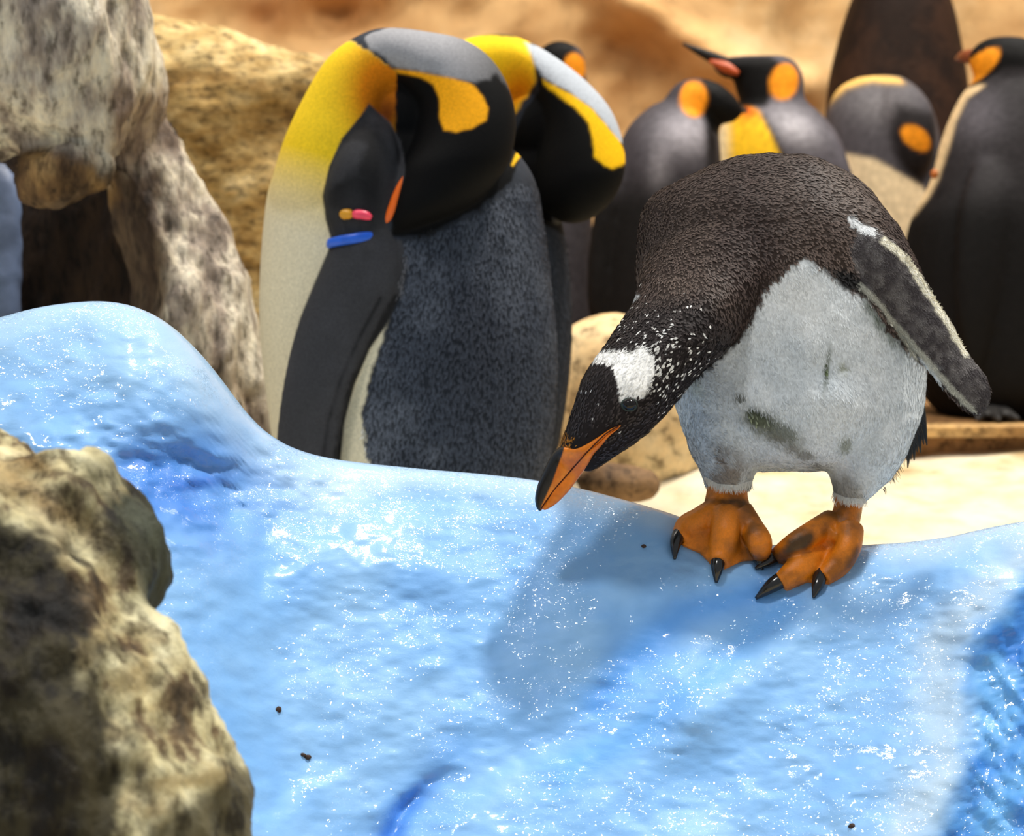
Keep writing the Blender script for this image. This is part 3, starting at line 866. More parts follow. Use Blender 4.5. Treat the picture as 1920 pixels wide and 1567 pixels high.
    # bill: wraps the front of the face, ridge black, sides orange
    def bill_rings(rows):
        out = []
        for (lx, ly, rx, ry, d0) in rows:
            best = d0
            for t in (.05, .25, .5, .75, .95):
                loc, nor = surf(bvh, lx + (rx - lx) * t, ly + (ry - ly) * t)
                if loc is not None:
                    dep = (loc - CAM) @ FWD
                    if dep < 2.95: best = max(best, 2.882 - dep + .0040)
            out.append((lx, ly, rx, ry, 2.882, best))
        return out
    upper = bill_rings([(1163, 795, 1161, 800, .004), (1142, 802, 1139, 814, .004), (1122, 814, 1121, 832, .004), (1100, 827, 1108, 845, .010), (1076, 838, 1096, 858, .016), (1054, 836, 1083, 874, .018), (1036, 850, 1068, 890, .0165),
             (1020, 880, 1052, 908, .0135), (1009, 906, 1039, 922, .0105), (1003, 931, 1026, 942, .0078), (1005, 950, 1017, 955, .005), (1011, 958, 1013, 959, .002)])
    V3, F3 = fuse([loft(upper, 6, 32, .6)], .0012, 5)
    q3 = chart(V3, 2.865)
    bc = np.tile(lin(236, 132, 22), (len(V3), 1))
    bc = mixc(bc, lin(196, 92, 12), np.clip(.2 + .5 * fbm(V3, 60, 3, 5), 0, .6))
    culm = [(1075, 815), (1058, 838), (1054, 852), (1045, 877), (1035, 906), (1024, 930), (1015, 950), (1016, 970), (980, 970), (980, 815)]
    bc = mixc(bc, lin(22, 19, 18), sstep(1.6, -1.6, sd_poly(q3, culm)))
    VU, FU = V3, F3
    ub = obj('upper_bill', V3, F3, M_BILL, root, bc); ub['label'] = 'upper bill, orange side with black ridge'
    lower = bill_rings([(1160, 799, 1158, 803, .004), (1137, 811, 1139, 820, .004), (1117, 828, 1126, 837, .008), (1099, 838, 1113, 852, .012), (1080, 854, 1103, 870, .0145), (1057, 880, 1086, 894, .0138),
             (1040, 910, 1066, 921, .0112), (1024, 935, 1042, 945, .0078), (1014, 952, 1021, 957, .004)])
    V3, F3 = fuse([loft(lower, 6, 32, .6)], .0012, 5)
    q3 = chart(V3, 2.865)
    lc = np.tile(lin(234, 126, 18), (len(V3), 1))
    lc = mixc(lc, lin(196, 92, 12), np.clip(.2 + .5 * fbm(V3, 60, 3, 6), 0, .6))
    lb = obj('lower_bill', V3, F3, M_BILL, root, lc); lb['label'] = 'orange lower bill'
    bb = BVHTree.FromPolygons([tuple(v) for v in np.concatenate([VU, V3])], [tuple(int(i) for i in f) for f in np.concatenate([FU, F3 + len(VU)])])
    gp = catmull([(1160, 799), (1136, 813), (1110, 838), (1088, 862), (1066, 887), (1043, 913), (1024, 939), (1015, 953)], 3)
    ml = [surf(bb, *p)[0] for p in gp]
    ml = [p for p in ml if p is not None]
    if len(ml) > 3:
        V4, F4 = tube(ml, [.0009] * len(ml), 2, 8)
        obj('mouth_line', V4, F4, M_MOUTH, root)
    # feet
    def ip(px, py, up=0.0):
        D = float(ice_depth(px, py)[0])
        return P(px, py, D - up)
    def foot(tarsus, toes, webs, claws, tint):
        parts = [loft(tarsus, 5, 20)]
        for pts, rad in toes:
            w = [ip(x, y, r * .85) if y > crest_y(np.array([x]))[0] + 3 else P(x, y, d) for (x, y, d), r in zip(pts, rad)]
            parts.append(tube(w, rad, 5, 16))
        def on(x, y, d, up): return ip(x, y, up) if y > crest_y(np.array([x]))[0] + 3 else P(x, y, d)
        for quad in webs:
            a, b, m, c = [on(x, y, d, .003) for (x, y, d) in quad]
            n = np.cross(b - a, c - a); n /= np.linalg.norm(n)
            if n @ FWD > 0: n = -n
            th = .0045
            tv = np.array([a + n * th, b + n * th, m + n * th, c + n * th, a - n * th, b - n * th, m - n * th, c - n * th])
            parts.append((tv, [(0, 1, 2), (0, 2, 3), (4, 6, 5), (4, 7, 6), (0, 4, 5, 1), (1, 5, 6, 2), (2, 6, 7, 3), (3, 7, 4, 0)]))
        V, F = fuse(parts, .0018, 4)
        q = chart(V, 2.95)
        col = np.tile(lin(226, 128, 20), (len(V), 1))
        n = fbm(V, 40, 4, 91)
        col = mixc(col, lin(128, 74, 12), np.clip(0.3 + 0.8 * n, 0, 0.8))
        for (cx, cy, sx, sy, an, k) in tint:
            col = mixc(col, lin(52, 40, 14), np.clip(gauss(q, cx, cy, sx, sy, an) * (1 + .7 * n), 0, 1) * k)
        f = obj('foot', V, F, M_FOOT, root, col)
        for (x0, y0, x1, y1, x2, y2, r) in claws:
            a, b, c = ip(x0, y0, .010), ip(x1, y1, .011), ip(x2, y2, .003)
            cv, cf = tube([a * 1.25 - b * .25, a, b, c], [r * .5, r, r * .86, r * .2], 5, 14)
            obj('claw', cv, cf, M_CLAW, f)
    foot([(1328, 890, 1404, 895, 3.03, .034), (1324, 925, 1402, 928, 3.02, .030), (1319, 950, 1408, 953, 3.01, .029), (1326, 972, 1408, 974, 3.0, .025), (1342, 988, 1396, 990, 2.99, .012)],
         [([(1345, 960, 3.0), (1312, 975, 2.99), (1288, 990, 2.985), (1275, 1012, 2.98)], [.020, .0165, .0165, .010]),
          ([(1362, 965, 2.99), (1360, 998, 2.97), (1354, 1030, 2.95), (1347, 1056, 2.94)], [.022, .0185, .0195, .012]),
          ([(1385, 962, 2.99), (1408, 990, 2.98), (1424, 1018, 2.96), (1426, 1044, 2.95)], [.020, .0165, .0165, .010])],
         [((1340, 972, 2.99), (1278, 1022, 2.98), (1312, 1036, 2.96), (1342, 1066, 2.95)), ((1375, 975, 2.98), (1358, 1068, 2.95), (1392, 1052, 2.95), (1424, 1050, 2.95))],
         [(1274, 1000, 1267, 1018, 1265, 1048, .0085), (1348, 1040, 1345, 1064, 1343, 1092, .0095), (1418, 1032, 1423, 1048, 1430, 1068, .0085)],
         [(1420, 1010, 30, 40, 0, .55), (1380, 1055, 20, 24, 0, .6), (1395, 960, 20, 30, 0, .5), (1345, 942, 60, 5, 0, .7), (1320, 1000, 14, 18, 0, .5)])
    foot([(1567, 922, 1619, 930, 3.02, .033), (1562, 955, 1616, 958, 3.01, .028), (1546, 982, 1611, 984, 3.0, .025), (1545, 1002, 1604, 1004, 2.98, .018), (1560, 1014, 1596, 1016, 2.97, .010)],
         [([(1560, 982, 3.0), (1522, 1000, 2.97), (1488, 1022, 2.96), (1454, 1043, 2.95)], [.019, .0155, .015, .010]),
          ([(1575, 992, 2.98), (1540, 1030, 2.95), (1500, 1066, 2.93), (1463, 1092, 2.92)], [.020, .0185, .0185, .012]),
          ([(1592, 992, 2.98), (1590, 1026, 2.96), (1570, 1058, 2.94), (1543, 1084, 2.93)], [.019, .0165, .0165, .011])],
         [((1560, 1000, 2.98), (1452, 1050, 2.95), (1478, 1062, 2.94), (1466, 1098, 2.93)), ((1582, 1005, 2.98), (1474, 1108, 2.93), (1514, 1090, 2.93), (1546, 1094, 2.93))],
         [(1462, 1038, 1442, 1052, 1416, 1066, .0085), (1466, 1086, 1444, 1100, 1417, 1122, .0100), (1540, 1074, 1533, 1096, 1525, 1120, .0090)],
         [(1500, 1018, 60, 16, -30, .9), (1580, 960, 40, 30, 0, .6), (1600, 1050, 10, 30, 20, .5), (1450, 1045, 30, 12, -20, .6)])
    return root, bvh
gentoo()

# ------------------------------------------------------------------ preening king penguins
def king_feet(root, xc, D, half=0.075, z=0.0, mat=None):
    c = P(xc, 1100, D)
    for s in (-1, 1):
        x = c[0] + s * half; y = c[1] - 0.03
        parts = [tube([(x, y + .03, z + .10), (x, y + .02, z + .05), (x, y, z + .022)], [.035, .03, .026], 4, 14)]
        for a in (-0.5, 0, 0.5):
            parts.append(tube([(x, y, z + .022), (x + .05 * math.sin(a), y - .06 * math.cos(a), z + .018), (x + .1 * math.sin(a), y - .12 * math.cos(a), z + .008)], [.02, .016, .007], 4, 12))
        V, F = fuse(parts, .006, 3)
        obj('foot', V, F, mat or M_DARKFOOT, root)

def king_a():
    D0 = 4.10
    root = thing('king_penguin', 'preening king penguin with blue flipper band, head tucked behind its flipper', 'penguin', (P(765, 1100, D0)[0], P(765, 1100, D0)[1], 0.0), 'preening king penguins')
    body = [(600, 225, 860, 225, 4.10, .08), (545, 270, 950, 270, 4.10, .12), (508, 340, 1000, 330, 4.10, .15), (494, 420, 1020, 420, 4.10, .165), (486, 550, 1036, 550, 4.10, .175), (489, 650, 1045, 650, 4.10, .18),
            (504, 780, 1041, 780, 4.10, .18), (522, 900, 1024, 900, 4.10, .175), (560, 1010, 990, 1010, 4.10, .15), (630, 1090, 920, 1090, 4.10, .10), (700, 1125, 850, 1125, 4.10, .05)]
    neck = [(545, 480, 730, 500, 4.09, .06), (506, 385, 762, 415, 4.075, .112), (525, 285, 752, 310, 4.05, .11), (566, 190, 745, 235, 4.04, .095), (618, 106, 742, 195, 4.03, .082), (684, 62, 752, 178, 4.02, .075),
            (735, 53, 764, 182, 4.01, .075), (800, 60, 776, 196, 4.00, .078), (872, 76, 782, 214, 4.0, .08), (925, 115, 782, 236, 3.99, .08), (958, 175, 776, 262, 3.98, .08), (968, 240, 764, 290, 3.97, .08),
            (952, 310, 748, 318, 3.96, .078), (905, 365, 738, 350, 3.955, .07), (850, 400, 730, 385, 3.95, .058), (790, 425, 724, 412, 3.95, .04), (748, 442, 724, 430, 3.95, .018)]
    arm = [(686, 190, 694, 196, 3.985, .006), (678, 215, 728, 232, 3.975, .02), (646, 258, 742, 262, 3.96, .035), (622, 310, 750, 312, 3.95, .045), (609, 365, 750, 370, 3.945, .045), (615, 410, 745, 414, 3.945, .04), (626, 444, 748, 446, 3.945, .036),
           (622, 462, 756, 480, 3.94, .036), (592, 528, 756, 535, 3.935, .034), (562, 598, 726, 602, 3.93, .030), (541, 670, 692, 652, 3.925, .027), (526, 750, 663, 720, 3.92, .024), (517, 830, 643, 790, 3.92, .020),
           (515, 880, 634, 862, 3.92, .017), (522, 950, 620, 940, 3.925, .013), (548, 1005, 595, 1005, 3.93, .006)]
    V, F = fuse([loft(body, 5, 40), loft(neck, 6, 36), loft(arm, 6, 36), ellipsoid(P(764, 215, 4.02), .07, .06, .075), ellipsoid(P(764, 300, 4.02), .07, .06, .075)], .0034, 10)
    # the arm gets the same traced shape as a colour chart
    armpoly = [(690, 190), (730, 225), (750, 262), (760, 312), (760, 370), (752, 414), (752, 446), (765, 485), (758, 540), (728, 605), (694, 655), (665, 722), (645, 792), (637, 864), (620, 1010), (500, 1010),
               (512, 830), (521, 750), (536, 670), (557, 598), (587, 528), (617, 460), (618, 444), (608, 410), (602, 365), (616, 310), (640, 258), (674, 215)]
    q = chart(V, 3.93); dep = V @ FWD - CAM @ FWD
    nf = fbm(V, 90, 2, 3); nl = fbm(V, 9, 4, 4)
    slate = lin(38, 42, 50)
    col = np.tile(slate, (len(V), 1))
    col = mixc(col, lin(66, 70, 78), np.clip(0.1 + 0.8 * nl, 0, 0.5))
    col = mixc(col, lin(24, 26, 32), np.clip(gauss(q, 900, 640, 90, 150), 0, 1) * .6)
    cream = lin(214, 205, 178)
    chest = [(440, 100), (640, 60), (745, 130), (748, 250), (660, 300), (640, 430), (735, 585), (712, 650), (692, 712), (680, 775), (684, 830), (700, 900), (780, 1150), (440, 1150)]
    cm = sstep(4, -4, sd_poly(q, chest) + 4 * nf)
    col = mixc(col, cream, cm)
    yel = sstep(470, 230, q[:, 1] + 0.35 * (620 - q[:, 0])) * cm
    col = mixc(col, lin(244, 205, 40), np.clip(yel * 1.2, 0, 1))
    org = np.exp(-((q[:, 0] - 712) / 62) ** 2 - ((q[:, 1] - 168) / 92) ** 2) * cm
    col = mixc(col, lin(222, 128, 14), np.clip(org * 1.3, 0, 1))
    col = mixc(col, lin(110, 52, 6), np.clip(np.exp(-((q[:, 0] - 722) / 34) ** 2 - ((q[:, 1] - 208) / 48) ** 2) * cm * 1.0, 0, 1))
    # head
    headp = [(680, 60), (690, 88), (742, 132), (738, 200), (740, 300), (735, 445), (800, 440), (900, 385), (960, 330), (985, 240), (960, 130), (880, 60), (730, 40)]
    hm = sstep(3, -3, sd_poly(q, headp) + 2 * nf)
    hm = np.maximum(hm, 0) * sstep(4.16, 4.12, dep)
    col = mixc(col, lin(7, 7, 8), hm)
    silver = [(676, 68), (690, 86), (742, 126), (800, 137), (850, 150), (890, 158), (915, 150), (930, 135), (960, 170), (975, 200), (960, 110), (880, 50), (730, 30), (680, 50)]
    sm = sstep(6, -6, sd_poly(q, silver) + 3 * nf) * hm
    grad = sstep(985, 780, q[:, 0])
    col = mixc(col, lin(150, 150, 154), sm * np.clip(grad + 0.15, 0, 1))
    ear = [(738, 126), (800, 139), (850, 150), (885, 160), (905, 182), (915, 206), (912, 230), (885, 246), (855, 253), (834, 248), (825, 225), (824, 185), (812, 158), (790, 146), (745, 134)]
    col = mixc(col, lin(244, 168, 22), sstep(3.5, -3.5, sd_poly(q, ear) + .8 * nf) * hm)
    col = mixc(col, lin(246, 190, 30), sstep(2, -2, sd_poly(q, [(974, 216), (992, 222), (984, 262), (962, 300), (958, 299), (972, 258)])) * sstep(4.16, 4.12, dep))
    am = sstep(2, -2, sd_poly(q, armpoly)) * sstep(3.985, 3.965, dep)
    am = am * (1 - sstep(3, -3, sd_poly(q, [(752, 60), (760, 260), (765, 320), (726, 420), (740, 450), (1000, 450), (1000, 60)])))
    ac = np.tile(lin(58, 58, 61), (len(V), 1))
    ac = mixc(ac, lin(22, 22, 24), sstep(14, 4, sd_line(q, [(745, 560), (700, 640), (668, 715), (646, 790), (634, 870)]) + 4 * nf) * .8)
    ac = mixc(ac, lin(26, 26, 28), np.exp(-((sd_line(q, [(715, 560), (672, 640), (640, 715), (618, 790), (606, 870)])) / 4) ** 2) * .8)
    ac = mixc(ac, lin(10, 10, 11), np.clip(gauss(q, 640, 330, 40, 110, 12) + gauss(q, 700, 330, 30, 130), 0, 1) * .8)
    ac = mixc(ac, lin(66, 66, 70), np.clip(0.9 * fbm(V, 14, 4, 8) + 0.1, 0, 0.5))
    col = col * (1 - am[:, None]) + ac * am[:, None]
    obj('body', V, F, M_FEATHER, root, col)
    bvh = BVHTree.FromPolygons([tuple(v) for v in V], [tuple(int(i) for i in f) for f in F])
    fc = V[F].mean(1); fq = chart(fc, 3.93)
    bm = (sd_poly(fq, [(760, 470), (740, 600), (700, 700), (680, 800), (700, 1000), (1100, 1000), (1100, 320), (960, 330), (880, 400), (760, 440)]) < 0) * 1.0
    BV, BF, BC = coat(V, F, col, 26000, .012, .0040, lambda p: np.tile(-UP * .9 - RIGHT * .12, (len(p), 1)), 4.0, lambda f: bm, .16, 11, .22)
    tag(obj('back_plumage', BV, BF, M_PLUME, root, BC, smooth=False), kind='stuff')
    # flipper bands
    def band(rows, name, mat, label):
        b = obj(name, *loft(rows, 2, 28), mat, root); b['label'] = label
    band([(620, 447, 726, 431, 3.945, .0365), (613, 450, 728, 435, 3.945, .0415), (612, 462, 726, 448, 3.945, .0415), (616, 466, 722, 453, 3.945, .0365)], 'flipper_band', M_BLUE, 'bright blue flipper band')
    def strip(x0, y0, x1, y1, h, name, mat, label):
        pts = []
        for k in range(6):
            t = k / 5
            loc, nor = surf(bvh, x0 + (x1 - x0) * t, y0 + (y1 - y0) * t - 3 * math.sin(math.pi * t))
            pts.append(loc + nor * .0015)
        v, f = tube(pts, [h * .7, h, h, h, h * .9, h * .5], 3, 12)
        b = obj(name, v, f, mat, root); b['label'] = label
    strip(641, 404, 662, 404, .0085, 'flipper_tag', M_YELLOW, 'amber end of the flipper tag')
    strip(662, 402, 696, 408, .0078, 'flipper_tag', M_PINK, 'pink end of the flipper tag')
    # bill: orange plate, black tip hidden behind the flipper
    pts = []
    for (x, y) in [(757, 326), (750, 345), (743, 366), (736, 388), (728, 408), (724, 418)]:
        loc, nor = surf(bvh, x, y); pts.append((x, y, loc, nor))
    rr = [.001, .0055, .0078, .0085, .0065, .002]
    v, f = tube([p[2] - p[3] * .002 for p in pts], rr, 4, 14)
    bl = obj('bill', v, f, M_ORANGE, root); bl['label'] = 'orange bill plate'
    king_feet(root, 765, 4.1)
    return root
king_a()

def king_b():
    D0 = 4.46
    root = thing('king_penguin', 'preening king penguin half hidden behind the blue-banded one', 'penguin', (P(900, 1100, D0)[0], P(900, 1100, D0)[1], 0.0), 'preening king penguins')
    body = [(760, 250, 960, 250, D0, .08), (720, 300, 1010, 300, D0, .11), (690, 400, 1050, 400, D0, .13), (680, 520, 1070, 520, D0, .14), (680, 650, 1072, 650, D0, .14), (690, 780, 1058, 780, D0, .14),
            (710, 880, 1034, 880, D0, .13), (760, 980, 990, 980, D0, .11), (820, 1050, 930, 1050, D0, .06)]
    neck = [(700, 380, 960, 400, D0, .10), (740, 240, 965, 270, D0 - .01, .09), (800, 130, 975, 200, D0 - .02, .08), (862, 78, 985, 190, D0 - .03, .075), (935, 64, 995, 190, D0 - .04, .075), (985, 76, 1005, 200, D0 - .05, .075),
            (1045, 110, 1010, 225, D0 - .06, .075), (1105, 158, 1010, 255, D0 - .07, .075), (1148, 210, 1005, 285, D0 - .08, .075), (1170, 275, 1000, 320, D0 - .09, .075), (1170, 330, 1005, 360, D0 - .1, .07), (1145, 380, 1015, 390, D0 - .1, .06), (1105, 412, 1035, 405, D0 - .1, .04), (1075, 419, 1050, 415, D0 - .1, .02)]
    V, F = fuse([loft(body, 5, 36), loft(neck, 6, 36), ellipsoid(P(1003, 240, D0 - .06), .06, .06, .07), ellipsoid(P(1003, 320, D0 - .05), .06, .06, .07)], .0042, 8)
    q = chart(V, D0 - .15)
    nf = fbm(V, 60, 2, 3)
    col = np.tile(lin(36, 40, 48), (len(V), 1))
    headp = [(1000, 60), (1010, 165), (985, 200), (960, 260), (980, 400), (1080, 440), (1200, 440), (1200, 180), (1080, 80)]
    yl = sstep(6, -6, sd_poly(q, [(780, 40), (992, 60), (1004, 150), (980, 185), (960, 210), (700, 320)]) + 3 * nf)
    col = mixc(col, lin(250, 206, 30), yl)
    col = mixc(col, lin(232, 150, 20), yl * np.exp(-((q[:, 0] - 975) / 40) ** 2 - ((q[:, 1] - 165) / 55) ** 2))
    hm = sstep(3, -3, sd_poly(q, headp) + 2 * nf) * (V @ FWD - CAM @ FWD < D0 + .06)
    col = mixc(col, lin(6, 6, 6), hm)
    sil = [(985, 70), (1005, 118), (1025, 148), (1070, 172), (1110, 200), (1140, 235), (1160, 262), (1172, 262), (1190, 220), (1110, 140), (1030, 80)]
    col = mixc(col, lin(176, 182, 190), sstep(4, -4, sd_poly(q, sil) + 2 * nf))
    ear = [(1018, 146), (1070, 174), (1110, 203), (1142, 238), (1164, 262), (1180, 290), (1172, 304), (1148, 317), (1132, 312), (1114, 296), (1110, 262), (1103, 230), (1078, 202), (1040, 172), (1020, 156)]
    col = mixc(col, lin(250, 194, 20), sstep(3, -3, sd_poly(q, ear) + 1.5 * nf))
    obj('body', V, F, M_FEATHER, root, col)
    fc = V[F].mean(1); fq = chart(fc, D0 - .15)
    bm = (fq[:, 1] > 380) * 1.0 * (sd_poly(fq, headp) > 0)
    BV, BF, BC = coat(V, F, col, 9000, .012, .005, lambda p: np.tile(-UP, (len(p), 1)), 1.6, lambda f: bm, .16, 12, .2)
    tag(obj('back_plumage', BV, BF, M_PLUME, root, BC, smooth=False), kind='stuff')
    bp = tube([P(1045, 408, D0 - .09), P(1020, 402, D0 - .06), P(985, 395, D0 - .02)], [.014, .011, .003], 4, 12)
    obj('bill', *bp, M_BILLDARK, root)
    king_feet(root, 900, D0, z=0.03)
king_b()

# ------------------------------------------------------------------ distant colony on the stage
ZS = LEDGE_Z
def far_penguin(label, lofts, D0, paint, foot_x, group='king penguins huddled on the stage', name='king_penguin', voxel=.008, extra=None, cat='penguin', feet=True, it=6):
    b = P(foot_x, 900, D0)
    root = thing(name, label, cat, (b[0], b[1], ZS), group)
    V, F = fuse([loft(l, 5, 28) for l in lofts], voxel, it)
    q = chart(V, D0 - .12)
    col = paint(V, q)
    obj('body', V, F, M_FAR, root, col)
    if extra: extra(root)
    if feet:
        king_feet(root, foot_x, D0 - .02, .06, ZS)
    return root
GREY = lin(96, 92, 98); DK = lin(34, 31, 33); BLK = lin(8, 7, 7); ORG = lin(238, 146, 28); CRM = lin(226, 202, 162); YEL = lin(246, 190, 40)
def soft(q, poly, e=6): return sstep(e, -e, sd_poly(q, poly))
def nine(x, y0, y1, w): return None

# back-turned bird with ear patch at the left of the huddle
D4 = 5.6
def paint4(V, q):
    col = np.tile(lin(62, 58, 63), (len(V), 1))
    col = mixc(col, lin(172, 167, 174), np.clip(gauss(q, 1290, 245, 55, 40) + gauss(q, 1235, 330, 20, 50) * .6, 0, 1) * .8)  # shoulder highlights painted as pale grey patches
    col = mixc(col, lin(20, 18, 18), sstep(280, 400, q[:, 1]))
    col = mixc(col, lin(30, 27, 28), sstep(10, -10, sd_poly(q, [(1325, 230), (1350, 250), (1350, 420), (1325, 420)])))
    col = mixc(col, BLK, soft(q, [(1318, 130), (1400, 130), (1400, 250), (1335, 245), (1322, 210)]))
    col = mixc(col, ORG, np.clip(sstep(1.25, 0.9, np.hypot((q[:, 0] - 1303) / 24, (q[:, 1] - 181) / 34)), 0, 1))
    return col
b4 = [(1225, 195, 1320, 190, D4, .06), (1180, 235, 1345, 235, D4, .11), (1150, 300, 1352, 300, D4, .14), (1125, 400, 1358, 400, D4, .15), (1113, 520, 1360, 520, D4, .155), (1112, 640, 1358, 640, D4, .155), (1130, 740, 1345, 740, D4, .14), (1170, 785, 1300, 785, D4, .09)]
h4 = [(1230, 225, 1320, 235, D4, .08), (1250, 178, 1338, 222, D4 - .01, .07), (1276, 152, 1345, 228, D4 - .02, .06), (1310, 146, 1352, 232, D4 - .03, .055), (1345, 155, 1368, 232, D4 - .03, .048), (1372, 175, 1382, 225, D4 - .03, .03), (1390, 195, 1394, 214, D4 - .03, .012)]
def ex4(root):
    obj('bill', *tube([P(1378, 205, D4 - .02), P(1392, 206, D4 + .06), P(1400, 208, D4 + .13)], [.012, .009, .003], 4, 10), M_BILLDARK, root)
far_penguin('grey-backed king penguin with oval orange ear patch, turned towards its yellow-chested neighbour', [b4, h4, [(1160, 300, 1190, 300, D4 - .06, .02), (1122, 370, 1168, 370, D4 - .08, .03), (1104, 460, 1150, 460, D4 - .08, .028), (1100, 560, 1140, 560, D4 - .08, .022), (1112, 640, 1130, 640, D4 - .07, .008)]], D4, paint4, 1240, extra=ex4)

# bird facing it, bill raised
D5 = 5.88
def paint5(V, q):
    col = np.tile(lin(76, 72, 78), (len(V), 1))
    col = mixc(col, lin(184, 180, 186), np.clip(gauss(q, 1490, 235, 50, 32, 25), 0, 1) * .8)  # highlight on the shoulder put into the colour
    col = mixc(col, lin(30, 27, 29), soft(q, [(1432, 215), (1448, 240), (1475, 300), (1440, 300), (1428, 240)], 10) * .9)
    ch = soft(q, [(1330, 200), (1400, 185), (1425, 205), (1445, 250), (1470, 310), (1485, 420), (1490, 900), (1300, 900)], 6)
    col = mixc(col, lin(248, 196, 40), ch)
    col = mixc(col, lin(232, 222, 200), ch * sstep(290, 400, q[:, 1]))
    col = mixc(col, lin(255, 240, 200), ch * sstep(1385, 1350, q[:, 0]))
    col = mixc(col, lin(196, 84, 20), ch * gauss(q, 1405, 200, 34, 22))
    hd = soft(q, [(1350, 95), (1450, 95), (1470, 110), (1455, 160), (1440, 195), (1380, 192), (1360, 150)])
    col = mixc(col, BLK, hd)
    col = mixc(col, ORG, sstep(1.25, .9, np.hypot(((q[:, 0] - 1476) * .94 + (q[:, 1] - 146) * .34) / 26, (-(q[:, 0] - 1476) * .34 + (q[:, 1] - 146) * .94) / 34)))
    return col
b5 = [(1400, 190, 1505, 185, D5, .05), (1360, 215, 1540, 215, D5, .09), (1345, 270, 1578, 265, D5, .12), (1345, 360, 1596, 350, D5, .13), (1345, 480, 1600, 480, D5, .14), (1348, 600, 1598, 600, D5, .14), (1360, 700, 1590, 700, D5, .13), (1410, 750, 1540, 750, D5, .08)]
h5 = [(1395, 210, 1510, 205, D5, .07), (1385, 185, 1508, 170, D5, .066), (1378, 165, 1506, 140, D5, .062), (1372, 142, 1480, 108, D5, .055), (1360, 148, 1420, 104, D5, .045), (1345, 138, 1370, 106, D5, .03), (1335, 128, 1345, 110, D5, .015)]
def ex5(root):
    obj('bill', *tube([P(1372, 126, D5), P(1340, 110, D5 - .01), P(1312, 97, D5 - .02), P(1280, 82, D5 - .02)], [.019, .015, .010, .003], 4, 12), M_BILLDARK, root)
    b = obj('bill_plate', *tube([P(1385, 138, D5 - .045), P(1360, 126, D5 - .034), P(1330, 114, D5 - .024)], [.006, .014, .004], 4, 12), plain('rust_bill_plate', tuple(lin(176, 74, 26)), .4), root)
far_penguin('king penguin with raised bill, orange ear patch and bright yellow chest', [b5, h5, [(1525, 255, 1570, 255, D5 - .06, .02), (1545, 330, 1600, 330, D5 - .08, .028), (1555, 440, 1606, 440, D5 - .09, .026), (1560, 540, 1602, 540, D5 - .09, .02), (1572, 610, 1590, 610, D5 - .08, .008)]], D5, paint5, 1470, extra=ex5)

# head peeping over the second preening bird
D3 = 5.8
def paint3(V, q):
    col = np.tile(lin(70, 66, 70), (len(V), 1))
    col = mixc(col, BLK, sstep(150, 130, q[:, 1]) * sstep(1090, 1070, q[:, 0]))
    col = mixc(col, ORG, sstep(1.25, .9, np.hypot((q[:, 0] - 1080) / 20, (q[:, 1] - 116) / 24)))
    return col
b3 = [(1035, 78, 1060, 78, D3, .02), (1012, 92, 1086, 90, D3, .045), (1006, 115, 1098, 112, D3, .055), (1006, 150, 1100, 150, D3, .055), (990, 200, 1108, 200, D3, .07), (960, 270, 1110, 270, D3, .10), (930, 380, 1110, 380, D3, .13), (920, 520, 1112, 520, D3, .14), (925, 660, 1112, 660, D3, .14), (950, 760, 1085, 760, D3, .1)]
far_penguin('king penguin showing only its black cap and orange ear patch above the preening pair', [b3], D3, paint3, 1018,
            extra=lambda r: obj('bill', *tube([P(1012, 105, D3), P(985, 100, D3 - .01), P(950, 96, D3 - .02)], [.014, .010, .003], 4, 10), M_BILLDARK, r))

# bowed bird with cream belly
D6 = 6.2
def paint6(V, q):
    col = np.tile(lin(74, 70, 74), (len(V), 1))
    col = mixc(col, lin(126, 122, 124), gauss(q, 1650, 190, 60, 40) * .7)
    rim = np.exp(-(sd_line(q, [(1555, 180), (1590, 150), (1640, 138), (1690, 146)]) / 10) ** 2)
    col = mixc(col, lin(224, 178, 96), np.clip(rim * 1.2, 0, 1) * .9)
    col = mixc(col, lin(30, 26, 26), soft(q, [(1680, 200), (1750, 215), (1760, 300), (1725, 350), (1690, 320), (1665, 260)], 14) * .9)
    col = mixc(col, CRM, soft(q, [(1585, 285), (1640, 300), (1700, 335), (1730, 350), (1760, 420), (1720, 900), (1560, 900), (1600, 420)], 6))
    col = mixc(col, ORG, sstep(1.25, .9, np.hypot(((q[:, 0] - 1713) * .8 + (q[:, 1] - 262) * .6) / 30, (-(q[:, 0] - 1713) * .6 + (q[:, 1] - 262) * .8) / 18)))
    return col
b6 = [(1610, 145, 1690, 143, D6, .04), (1572, 165, 1726, 170, D6, .08), (1550, 210, 1752, 215, D6, .11), (1545, 280, 1765, 280, D6, .13), (1548, 360, 1770, 360, D6, .14), (1550, 480, 1775, 480, D6, .15), (1560, 600, 1775, 600, D6, .15), (1580, 700, 1755, 700, D6, .13), (1620, 765, 1715, 765, D6, .08)]
h6 = [(1660, 150, 1640, 260, D6 - .05, .07), (1705, 155, 1660, 270, D6 - .08, .07), (1742, 190, 1665, 285, D6 - .1, .065), (1755, 240, 1680, 305, D6 - .11, .055), (1748, 295, 1695, 325, D6 - .11, .04), (1728, 335, 1708, 338, D6 - .11, .018)]
far_penguin('king penguin bowing its head against its pale cream belly', [b6, h6], D6, paint6, 1660)

